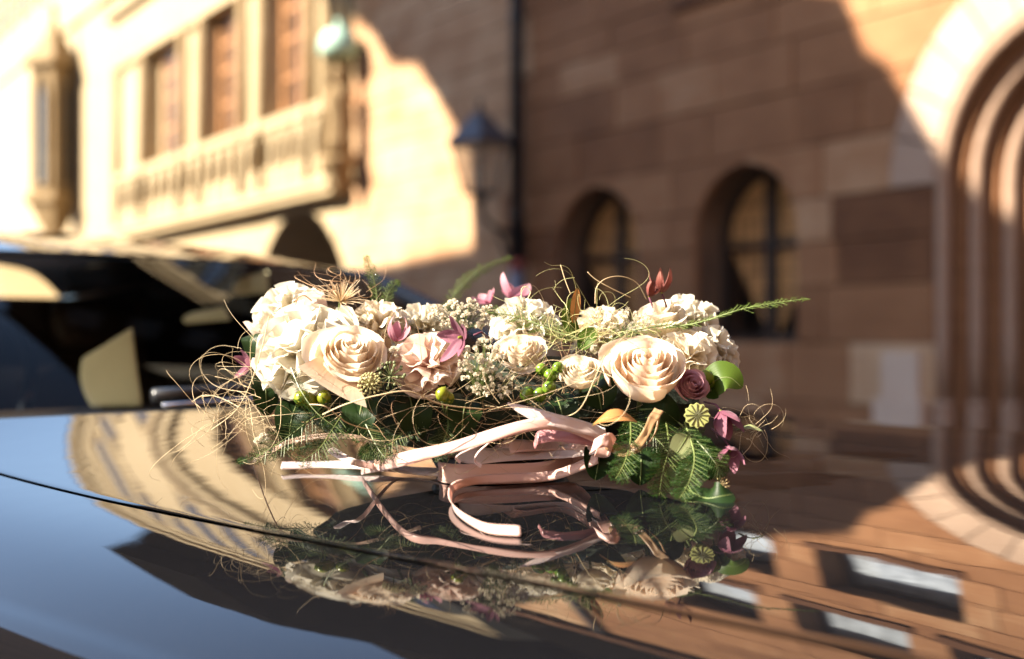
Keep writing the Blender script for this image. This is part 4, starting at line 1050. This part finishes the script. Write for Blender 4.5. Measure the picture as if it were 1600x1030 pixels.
# --- gypsophila: every floret a part
P_GYP = petal_mat('gypsophila_white', (.62, .56, .44), (.76, .72, .62), (.80, .77, .68))
fl_meshes = []
for q in range(4):
    m_ = MB()
    for i in range(14):
        ph = math.acos(1-1.5*(i+.5)/14); th = i*2.4+q
        dv = Vector((math.sin(ph)*math.cos(th), math.sin(ph)*math.sin(th), math.cos(ph))); tg = dv.orthogonal().normalized(); bt = dv.cross(tg)
        k = .0027*RG.uniform(.8, 1.1); w = .0013
        m_.add([dv*k*.2, dv*k*.8+tg*w+bt*.0004, dv*k*1.05, dv*k*.8-tg*w-bt*.0004], [(0, 1, 2), (0, 2, 3)])
    o_ = m_.build('floret', P_GYP); fl_meshes.append(o_.data); bpy.data.objects.remove(o_)
def gyp(label, c, Y, sx, sy, n, seed):
    rg = random.Random(seed); root_p = at(c[0], c[1]+sy*1.2, Y+.03)
    o = plant('gypsophila', label, 'gypsophila', root_p, (0, 0, 1), 0, 'gypsophila sprigs'); inv = o.matrix_world.inverted(); st = MB()
    for i in range(n):
        a = rg.uniform(0, 6.283); q = math.sqrt(rg.random())
        p = at(c[0]+sx*q*math.cos(a), c[1]+sy*q*math.sin(a), Y+rg.uniform(-.02, .025)); lp = inv @ p
        f = bpy.data.objects.new('floret', fl_meshes[i % 4]); COL.objects.link(f); f.parent = o; f.location = lp
        f.rotation_euler = (rg.uniform(-.7, 1.2), rg.uniform(-.7, .7), rg.uniform(0, 6)); k = rg.uniform(.6, 1.1); f.scale = (k, k, k)
        mid = lp*.5+Vector((rg.gauss(0, .003), rg.gauss(0, .003), .002))
        st.tube([(0, 0, 0), mid, lp], .00022, 3, False)
    st.build('stem', G_STEM, o); return o
gyp('upper white gypsophila cluster behind the mauve clematis', (722, 492), 1.195, 52, 24, 95, 1)
gyp('lower white gypsophila cluster hanging right of the mauve clematis', (752, 570), 1.165, 36, 48, 105, 2)
gyp('small white gypsophila sprig below the pinkish mauve bud', (618, 548), 1.185, 12, 10, 9, 3)
gyp('sparse white gypsophila florets left of the green berries', (788, 600), 1.17, 22, 22, 16, 4)
gyp('white gypsophila sprig between the curly fibres and cream rose', (965, 500), 1.24, 50, 22, 40, 5)
gyp('pale little gypsophila tuft on the paint by the left fibres', (408, 685), 1.22, 14, 8, 16, 6)

# --- hypericum berries and seed heads
def berries(label, spots, Y, rpx, mat, seed, group='hypericum berry sprigs'):
    rg = random.Random(seed); c = at(sum(s[0] for s in spots)/len(spots), sum(s[1] for s in spots)/len(spots)+30, Y+.025)
    o = plant('berry_sprig', label, 'berries', c, (0, 0, 1), 0, group); st = MB(); inv = o.matrix_world.inverted()
    for px, py in spots:
        r = sz(rpx*rg.uniform(.85, 1.1), Y); p = inv @ at(px, py, Y+rg.uniform(-.008, .008))
        b = MB().lathe([(0, -r*1.02), (r*.55, -r*.85), (r*.9, -r*.45), (r, 0), (r*.88, r*.5), (r*.5, r*.9), (r*.12, r*1.12), (0, r*1.25)], (0, 0, 0), 14).build('berry', mat, o, True)
        b.location = p; b.rotation_euler = (rg.uniform(-.5, 1.1), rg.uniform(-.6, .6), 0)
        for j in range(4):
            th = j*1.57
            petal(lambda a, t: (r*(.25+.75*t)*math.cos(th)-a*r*.3*(1-t)*math.sin(th), r*(.25+.75*t)*math.sin(th)+a*r*.3*(1-t)*math.cos(th), -r*(1.05-.35*t*t)), G_MID, b, 2, 3, 'sepal')
        st.tube([(0, 0, 0), p*.6+Vector((0, .004, -.004)), p-Vector((0, -.002, r))], .0007, 5)
    st.build('stem', G_STEM, o, True); return o
berries('upper pair of glossy green berries left of the ranunculus bud', [(846, 577), (860, 587), (872, 575)], 1.175, 11, G_BERRY, 1)
berries('lower pair of glossy green berries above the white ribbon end', [(824, 616), (843, 617), (858, 606)], 1.165, 11, G_BERRY, 2)
berries('green berries behind the broad leaf at the right end', [(1111, 597), (1104, 590)], 1.19, 12, G_BERRY, 3)
berries('yellow green berry under the blush pink peony', [(691, 616), (700, 622)], 1.165, 12, G_YBERRY, 4)
berries('yellow green berry under the large white peony', [(506, 621), (484, 626), (472, 622)], 1.20, 12, G_YBERRY, 5)
def pod(label, loc, d, r, rays=10):
    o = plant('poppy_pod', label, 'seed pod', loc, d, 0, 'seed pods')
    MB().lathe([(0, -r*1.3), (r*.25, -r*1.25), (r*.72, -r*.8), (r*.88, -r*.35), (r*.78, 0), (r*.62, r*.12)], (0, 0, 0), 30, rays, .05).build('capsule', G_POD, o, True)
    MB().lathe([(0, r*.06), (r*.8, r*.08), (r*1.02, r*.16), (r*1.0, r*.22), (r*.6, r*.24), (0, r*.22)], (0, 0, 0), 60, rays, .07).build('crown_disc', G_POD, o, False)
    for j in range(rays):
        th = 2*math.pi*j/rays
        MB().tube([(r*.08*math.cos(th), r*.08*math.sin(th), r*.25), (r*.95*math.cos(th), r*.95*math.sin(th), r*.26)], r*.055, 5).build('ray', G_PODD, o)
    MB().tube([(0, 0, -r*1.2), (0, .003, -r*3)], r*.12, 6).build('stem', G_STEM, o)
    return o
pod('star topped green poppy pod beside the small pink rose', at(1089, 650, 1.135), (-.05, -.97, .25), sz(19, 1.135), 12)
def seedstar(label, loc, d, r, n, mat):
    o = plant('star_seed_head', label, 'seed head', loc, d, 0, 'seed pods'); m_ = MB()
    for j in range(n):
        th = j*2.4; el = math.acos(1-1.1*(j+.5)/n)
        dv = Vector((math.sin(el)*math.cos(th), math.sin(el)*math.sin(th), math.cos(el)))
        ra = MB(); ra.tube([dv*r*.1, dv*r*.85], r*.03, 4); tg = dv.orthogonal().normalized()
        ra.lathe([(0, -r*.1), (r*.11, -r*.02), (r*.1, r*.06), (0, r*.1)], tuple(dv*r*.9), 6); ra.build('ray', mat, o)
    MB().tube([(0, 0, 0), (0, 0, -r*2)], r*.05, 5).build('stem', G_STEM, o); return o
seedstar('dark green star shaped seed head between left rose and blush peony', at(610, 588, 1.17), (0, -.9, .4), sz(25, 1.17), 22, simple('dark_seed', (.10, .12, .04), .6))
seedstar('olive round seed head against the left peach rose', at(578, 601, 1.155), (-.1, -.9, .35), sz(20, 1.155), 44, simple('olive_seed', (.26, .23, .09), .7))
seedstar('pale straw seed head at the lowest right end', at(1128, 758, 1.12), (.3, -.8, .3), sz(13, 1.12), 20, simple('straw_seed', (.42, .32, .16), .7))

# --- leaves
leaf('broad_leaf', 'broad glossy green leaf at the right end above the berries', [at(1102, 618, 1.20), at(1118, 595, 1.185), at(1140, 590, 1.18), at(1160, 606, 1.18)], sz(30, 1.18), G_MID, (.1, -.8, .55), fold=.12, shape=.9)
leaf('bronze_leaf', 'bronze eucalyptus leaf above the ribbon knot', [at(926, 664, 1.13), at(948, 652, 1.12), at(975, 650, 1.12), at(996, 660, 1.13)], sz(15, 1.12), G_BRONZE, (0, -.6, .8), fold=.1)
leaf('pale_leaf', 'small pale green leaf among the dark ferns at the right', [at(1074, 680, 1.14), at(1066, 695, 1.13), at(1050, 718, 1.125)], sz(19, 1.13), G_PALE, (.1, -.9, .3), fold=.1)
leaf('dull_leaf', 'dull olive leaf just below the small pale leaf', [at(1080, 722, 1.15), at(1060, 735, 1.14), at(1038, 742, 1.14)], sz(14, 1.13), leaf_mat('olive_leaf', (.07, .08, .03), (.12, .125, .05)), (.1, -.8, .5), fold=.1)
leaf('galax_leaf', 'round dark green leaf resting on the paint at the right end', [hood_pt(1070, 1.12, .006), at(1100, 778, 1.09), at(1128, 775, 1.08), at(1146, 772, 1.085)], sz(26, 1.1), G_DARK, (0, -.7, .6), fold=.15)
k = 0
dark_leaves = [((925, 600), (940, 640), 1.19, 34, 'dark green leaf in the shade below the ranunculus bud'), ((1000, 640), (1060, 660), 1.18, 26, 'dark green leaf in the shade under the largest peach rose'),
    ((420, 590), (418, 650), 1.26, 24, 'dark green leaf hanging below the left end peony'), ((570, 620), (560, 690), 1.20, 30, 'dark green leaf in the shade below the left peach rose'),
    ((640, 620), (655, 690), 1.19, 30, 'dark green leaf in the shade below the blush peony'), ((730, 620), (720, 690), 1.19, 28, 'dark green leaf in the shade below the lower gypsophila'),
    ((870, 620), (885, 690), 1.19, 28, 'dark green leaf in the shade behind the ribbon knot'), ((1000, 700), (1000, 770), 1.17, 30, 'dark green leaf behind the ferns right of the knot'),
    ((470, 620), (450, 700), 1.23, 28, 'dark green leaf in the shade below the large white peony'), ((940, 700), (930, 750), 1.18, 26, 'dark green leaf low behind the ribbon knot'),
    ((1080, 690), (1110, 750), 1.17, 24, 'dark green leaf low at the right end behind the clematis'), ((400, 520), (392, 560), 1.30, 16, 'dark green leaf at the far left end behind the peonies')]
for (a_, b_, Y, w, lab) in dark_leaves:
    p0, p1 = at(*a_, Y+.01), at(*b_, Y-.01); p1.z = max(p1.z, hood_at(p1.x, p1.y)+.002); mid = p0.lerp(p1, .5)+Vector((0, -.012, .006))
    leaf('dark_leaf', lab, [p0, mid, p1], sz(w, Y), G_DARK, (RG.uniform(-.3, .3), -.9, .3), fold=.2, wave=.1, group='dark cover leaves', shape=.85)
leaf('grey_leaf', 'narrow grey green leaf lying on the fibres at the right end', [at(1150, 672, 1.16), at(1170, 668, 1.15), at(1192, 674, 1.15)], sz(8, 1.15), G_PALE, (0, -.4, .9), fold=.2)
leaf('brown_leaf', 'upright brown tipped leaf among the curly fibres at the top', [at(896, 505, 1.22), at(899, 478, 1.22), at(902, 450, 1.22)], sz(8, 1.22), G_BRONZE, (.2, -1, .1), fold=.2)
leaf('upright_leaf', 'upright green leaf beside the brown tipped leaf at the top', [at(905, 530, 1.225), at(888, 500, 1.225), at(893, 466, 1.23)], sz(13, 1.22), G_MID, (.4, -1, .1), fold=.2)
leaf('upright_leaf', 'olive green leaf low among the curly fibres', [at(905, 545, 1.215), at(918, 528, 1.21), at(930, 512, 1.215)], sz(14, 1.21), G_MID, (-.1, -1, .4), fold=.2)

# --- asparagus fern
frond('light green fern tip reaching far out to the right over the paint', [at(1040, 512, 1.22), at(1090, 505, 1.21), at(1160, 483, 1.20), at(1215, 473, 1.20), at(1262, 467, 1.20)], sz(17, 1.2), G_FERNL, 70, needle=.0042, seed=1, flat=(0, -.35, .95))
frond('short upright fern at the back left behind the straw flower', [at(590, 500, 1.33), at(588, 455, 1.34), at(580, 425, 1.34), at(572, 402, 1.34)], sz(12, 1.34), G_FERNL, 40, needle=.004, seed=2, flat=(0, -1, .1))
frond('short fern leaning right at the back left', [at(598, 505, 1.33), at(606, 460, 1.34), at(622, 440, 1.35)], sz(12, 1.34), G_FERNL, 34, needle=.004, seed=3, flat=(0, -1, .1))
frond('blurred fern stalk arching to the right far behind the middle', [at(690, 500, 1.55), at(715, 455, 1.62), at(752, 422, 1.68), at(800, 402, 1.72)], sz(13, 1.6), G_FERNL, 44, needle=.005, seed=4, flat=(0, -1, .3))
frond('pale fern lying across the back middle carnation', [at(905, 530, 1.21), at(860, 515, 1.22), at(810, 495, 1.235), at(760, 488, 1.24)], sz(26, 1.23), G_FERNL, 46, needle=.0045, seed=5, flat=(0, -.8, .6))
frond('pale fern between curly fibres and the cream rose', [at(940, 545, 1.21), at(975, 522, 1.21), at(1040, 508, 1.21), at(1075, 512, 1.22)], sz(16, 1.22), G_FERNL, 40, needle=.004, seed=6, flat=(0, -.8, .6))
k = 10
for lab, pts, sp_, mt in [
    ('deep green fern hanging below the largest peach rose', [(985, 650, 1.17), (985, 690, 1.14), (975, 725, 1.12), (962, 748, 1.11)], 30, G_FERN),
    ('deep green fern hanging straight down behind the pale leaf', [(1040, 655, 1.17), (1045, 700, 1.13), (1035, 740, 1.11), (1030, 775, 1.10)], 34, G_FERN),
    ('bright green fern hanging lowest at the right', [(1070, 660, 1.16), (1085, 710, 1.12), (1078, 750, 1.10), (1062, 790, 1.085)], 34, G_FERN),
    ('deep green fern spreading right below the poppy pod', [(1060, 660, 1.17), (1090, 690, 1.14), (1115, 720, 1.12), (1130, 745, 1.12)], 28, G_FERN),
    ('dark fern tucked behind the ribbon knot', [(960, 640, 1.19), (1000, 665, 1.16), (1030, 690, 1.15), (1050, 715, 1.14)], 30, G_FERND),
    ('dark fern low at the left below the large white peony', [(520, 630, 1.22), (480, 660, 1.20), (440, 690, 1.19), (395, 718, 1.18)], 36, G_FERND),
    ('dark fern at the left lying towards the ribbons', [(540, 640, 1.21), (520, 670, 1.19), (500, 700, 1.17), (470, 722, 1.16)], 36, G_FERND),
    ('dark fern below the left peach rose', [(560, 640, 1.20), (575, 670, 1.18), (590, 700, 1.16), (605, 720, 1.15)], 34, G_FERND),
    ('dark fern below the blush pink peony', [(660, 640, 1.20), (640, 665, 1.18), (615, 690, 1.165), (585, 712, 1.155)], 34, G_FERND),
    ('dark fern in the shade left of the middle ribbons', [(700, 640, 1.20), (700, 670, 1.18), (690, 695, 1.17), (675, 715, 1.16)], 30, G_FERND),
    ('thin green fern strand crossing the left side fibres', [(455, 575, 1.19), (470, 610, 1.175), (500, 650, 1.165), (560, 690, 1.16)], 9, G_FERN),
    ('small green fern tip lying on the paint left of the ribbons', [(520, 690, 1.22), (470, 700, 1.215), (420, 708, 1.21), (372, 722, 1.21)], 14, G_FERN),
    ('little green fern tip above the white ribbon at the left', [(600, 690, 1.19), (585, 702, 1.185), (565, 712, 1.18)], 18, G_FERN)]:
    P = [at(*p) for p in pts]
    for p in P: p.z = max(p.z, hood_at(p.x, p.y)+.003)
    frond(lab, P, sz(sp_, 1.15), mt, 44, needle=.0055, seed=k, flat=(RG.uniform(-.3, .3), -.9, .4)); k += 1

# --- sisal
strands('sisal_fibre', 'pale tangled sisal fibres spilling out at the left end', M_SISAL, [(at(405, 632, 1.25), (.012, .014, .014)), (at(378, 655, 1.24), (.014, .014, .006)), (at(398, 605, 1.25), (.006, .010, .013))], 75, .11, .22, 1, .00022)
strands('sisal_fibre', 'tan sisal fibres across the shaded front below the blush peony', M_SISAL, [(at(640, 640, 1.205), (.045, .008, .009)), (at(750, 628, 1.205), (.035, .008, .010)), (at(850, 612, 1.205), (.022, .008, .011))], 90, .15, .18, 2, .00020)
strands('brown_fibre', 'brown wiry fibres in the shade below the roses', M_SISALB, [(at(690, 645, 1.205), (.05, .010, .012)), (at(840, 628, 1.20), (.03, .010, .011))], 55, .13, .24, 3, .00020)
strands('curly_fibre', 'curly straw fibres rising on top right of the middle', M_SISALG, [(at(905, 505, 1.215), (.020, .015, .016)), (at(930, 515, 1.215), (.025, .015, .012))], 75, .075, .42, 4, .00021)
strands('curly_fibre', 'brownish fibres looping above the straw flower', M_SISALB, [(at(540, 448, 1.28), (.013, .012, .007))], 24, .06, .5, 5, .00026)
strands('sisal_fibre', 'small tuft of pale fibres lying at the right end on the paint', M_SISAL, [(at(1168, 668, 1.17), (.011, .008, .004))], 22, .055, .35, 6, .00022)
strands('sisal_fibre', 'sparse pale fibres crossing the front of the big roses', M_SISAL, [(at(560, 600, 1.15), (.05, .008, .03)), (at(950, 590, 1.135), (.03, .006, .03))], 8, .15, .15, 8, .00024)
def wire(label, pts, rad, mat, name='fibre_strand', group='single long fibres'):
    P = [Vector(p) for p in pts]; Q = []
    for i in range(len(P)-1):
        p0, p1, p2, p3 = P[max(i-1, 0)], P[i], P[i+1], P[min(i+2, len(P)-1)]
        for s in range(6):
            t = s/6; Q.append(.5*((2*p1)+(p2-p0)*t+(2*p0-5*p1+4*p2-p3)*t*t+(3*p1-p0-3*p2+p3)*t**3))
    Q.append(P[-1]); o = MB().tube(Q, rad, 5).build(name, mat, None, True); tag(o, label, 'fibre', group); return o
wire('pale fibre arching high over the top right of the middle', [at(930, 475, 1.21), at(932, 450, 1.21), at(946, 436, 1.21), at(970, 432, 1.215), at(995, 442, 1.22), at(1010, 468, 1.23)], .00045, M_SISAL)
wire('pale fibre pointing straight up left of the arching fibre', [at(892, 460, 1.21), at(884, 440, 1.21), at(876, 414, 1.21)], .00045, M_SISAL)
wire('pale forked fibre between the arching and upright fibres', [at(985, 465, 1.21), at(950, 448, 1.205), at(930, 436, 1.205), at(918, 425, 1.205)], .00045, M_SISAL)
wire('small pale fibre loop over the back middle carnation', [at(815, 468, 1.25), at(815, 452, 1.25), at(822, 448, 1.25), at(829, 456, 1.25), at(825, 466, 1.25)], .0004, M_SISAL)
wire('long pale fibre running down across the left end', [at(420, 495, 1.23), at(410, 540, 1.215), at(395, 590, 1.21), at(370, 640, 1.21), at(330, 672, 1.22)], .00045, M_SISAL)
wire('pale forked twig fibre in front of the left shade', [at(504, 648, 1.13), at(540, 632, 1.12), at(590, 618, 1.12), at(640, 612, 1.125), at(690, 632, 1.14), at(760, 640, 1.17)], .0006, M_SISAL)
wire('short pale fibre crossing the forked twig fibre', [at(484, 632, 1.135), at(510, 636, 1.125), at(545, 662, 1.15), at(600, 676, 1.17)], .0005, M_SISAL)
wire('dark curved tendril arching over the left peonies', [at(462, 476, 1.235), at(466, 465, 1.23), at(476, 462, 1.23), at(487, 470, 1.235)], .0006, M_SISALB)
wire('long pale fibre crossing the berries down to the ribbons', [at(945, 555, 1.13), at(930, 590, 1.12), at(905, 640, 1.115), at(870, 652, 1.19), at(800, 650, 1.2)], .00045, M_SISAL)
wire('pale fibre resting on the paint in front of the windscreen', [at(300, 628, 1.30), at(318, 618, 1.29), at(345, 622, 1.28), at(380, 640, 1.26)], .0004, M_SISAL)

# --- satin ribbons
S_PINK = satin('pink_satin', (.74, .49, .42)); S_WHITE = satin('pale_pink_satin', (.74, .61, .58)); S_ROSE = satin('rose_satin', (.50, .22, .23)); S_GOLD = satin('beige_satin', (.38, .23, .11)); S_TAUPE = satin('taupe_satin', (.38, .25, .17))
bow = plant('satin_bow', 'pale pink satin ribbon bow with loops tumbling onto the bonnet', 'ribbon bow', at(945, 690, 1.165))
def rb(pts, w, wd, mat, name='loop', n=60):
    o = ribbon(name, None, [bow.matrix_world.inverted() @ Vector(p) for p in pts], w, [Vector(bow.matrix_world.inverted().to_3x3() @ Vector(x)) for x in (wd if isinstance(wd, list) else [wd]*len(pts))], mat, bow, n=n); return o
def stand(px, py, w):
    """centre of a ribbon seen at (px, py) whose lower edge rests on the paint, w = its upright height"""
    lo, hi = .7, 2.0
    for _ in range(40):
        Y = (lo+hi)/2; z = hood_at((px-800)/2100*Y, Y)+w/2; q = 525-(z-CZ)/Y*2100
        if q > py: lo = Y
        else: hi = Y
    return hood_pt(px, Y, w/2+.0006)
w0 = .0180
# front loop, standing on its edge
fl = [at(944, 688, 1.17), stand(870, 716, w0*1.6), stand(780, 722, w0*1.15), stand(712, 727, w0), stand(684, 734, w0), stand(702, 741, w0), stand(770, 742, w0), stand(850, 738, w0), stand(905, 722, w0*1.6), at(948, 692, 1.16)]
rb(fl, w0, [(0, .6, .8)]*3+[(0, .2, 1)]*5+[(0, .3, 1)]*2, S_PINK)
Yf = fl[5].y
def loop(dy, xl, lift, mat, wk):
    """a loop stacked on the front one: back run, turn at xl, front run"""
    yb = Yf+.055-lift*.3; yf = Yf+lift
    rb([at(945, 686+dy*.1, 1.175), at(890, 692-dy, yb+.01), at((xl+880)/2, 703-dy, yb), at(xl+30, 716-dy, yb-.008), at(xl, 722-dy, (yb+yf)/2), at(xl+24, 729-dy, yf+.004), at((xl+860)/2, 729-dy, yf), at(880, 720-dy*.8, yf+.006), at(925, 706-dy*.4, 1.165), at(947, 693, 1.163)],
       w0*wk, [(0, .6, .8)]*4+[(0, .55, .85)]*2+[(-.15, .8, .6)]*4, mat)
loop(18, 712, -.004, S_WHITE, 1.0)
loop(33, 770, .002, S_PINK, .9)
rb([at(946, 688, 1.165), at(905, 684, 1.16), at(868, 680, 1.165), at(842, 684, 1.17), at(836, 692, 1.175)], w0*.7, [(0, .5, .9)]*5, S_ROSE)
# tails
rb([at(946, 682, 1.165), at(925, 672, 1.16), at(880, 660, 1.15), at(835, 648, 1.15), at(793, 631, 1.155)], [w0, w0, w0*.9, w0*.8, .003], [(0, .7, .7), (0, .8, .6), (.1, .75, .65), (.1, .7, .7), (.1, .6, .7)], S_WHITE, 'tail')
rb([at(935, 684, 1.16), at(880, 664, 1.15), at(825, 665, 1.14), at(745, 688, 1.135), at(680, 705, 1.14), at(620, 720, 1.155), stand(566, 734, .010)], [w0*.65]*3+[w0*.72]*3+[w0*.6], [(0, .4, .9), (0, .5, .9), (-.1, .5, .9), (-.25, .75, .7), (-.25, .75, .7), (-.1, .5, .85), (0, .2, 1)], S_PINK, 'tail')
rb([stand(700, 738, .008), stand(640, 735, .008), stand(570, 728, .012), stand(500, 727, .010), stand(440, 729, .010)], .0105, [(0, .7, .3), (0, .7, .4), (0, .6, .7), (0, .8, .45), (0, .7, .6)], S_WHITE, 'tail')
rb([stand(690, 742, .008), stand(620, 736, .008), at(560, 724, 1.195), at(535, 714, 1.20), at(516, 702, 1.205)], .0085, [(0, .8, .4), (0, .8, .4), (.2, .8, .6), (.4, .8, .6), (.6, .6, .4)], S_WHITE, 'tail')
# curl that runs forward over the paint
rb([at(935, 716, 1.16), stand(865, 744, w0*.8), stand(795, 748, .012), stand(740, 752, .011), stand(708, 763, .010), stand(704, 785, .009), stand(722, 807, .008), stand(760, 826, .007), stand(812, 831, .007)], .0095, [(0, .3, 1), (0, .5, .9), (0, .55, .85), (0, .6, .8), (-.3, .6, .75), (-.4, .6, .7), (-.3, .75, .7), (-.1, .8, .6), (0, .8, .6)], S_PINK, 'tail')
# thin taupe tail arching over the left side
rb([stand(396, 720, .006), at(425, 704, 1.21), at(460, 688, 1.20), at(510, 681, 1.19), at(560, 684, 1.185), at(610, 697, 1.18), at(650, 710, 1.175)], .0055, [(0, .6, .8)]*7, S_TAUPE, 'tail')
# thin curls inside the bow
rb([at(820, 668, 1.165), at(775, 685, 1.155), at(750, 705, 1.148), at(742, 720, 1.145), at(752, 728, 1.14)], .004, (.3, .8, .5), S_WHITE, 'curl', 40)
rb([at(800, 676, 1.165), at(750, 696, 1.155), at(722, 708, 1.15), at(712, 716, 1.148), at(720, 722, 1.145)], .003, (.3, .8, .5), S_WHITE, 'curl', 40)
# knot and beige end going up under the rose
rb([at(925, 698, 1.145), at(938, 690, 1.14), at(952, 688, 1.14), at(958, 698, 1.145), at(950, 704, 1.15), at(932, 702, 1.15)], .013, (.35, .1, .95), S_PINK, 'knot', 40)
rb([at(945, 692, 1.15), at(972, 704, 1.145), at(995, 696, 1.14), at(1010, 675, 1.135), at(1020, 655, 1.135), at(1030, 640, 1.14)], [.011, .009, .008, .007, .008, .009], [(0, .3, 1), (.1, .4, .9), (-.5, .3, .8), (-.75, .2, .6), (-.75, .3, .5), (-.8, .5, .3)], S_GOLD, 'tail')
rb([at(948, 694, 1.15), at(970, 711, 1.14), at(1000, 704, 1.14), at(1022, 680, 1.14), at(1030, 650, 1.145)], .0035, (.6, .3, .6), S_GOLD, 'tail')
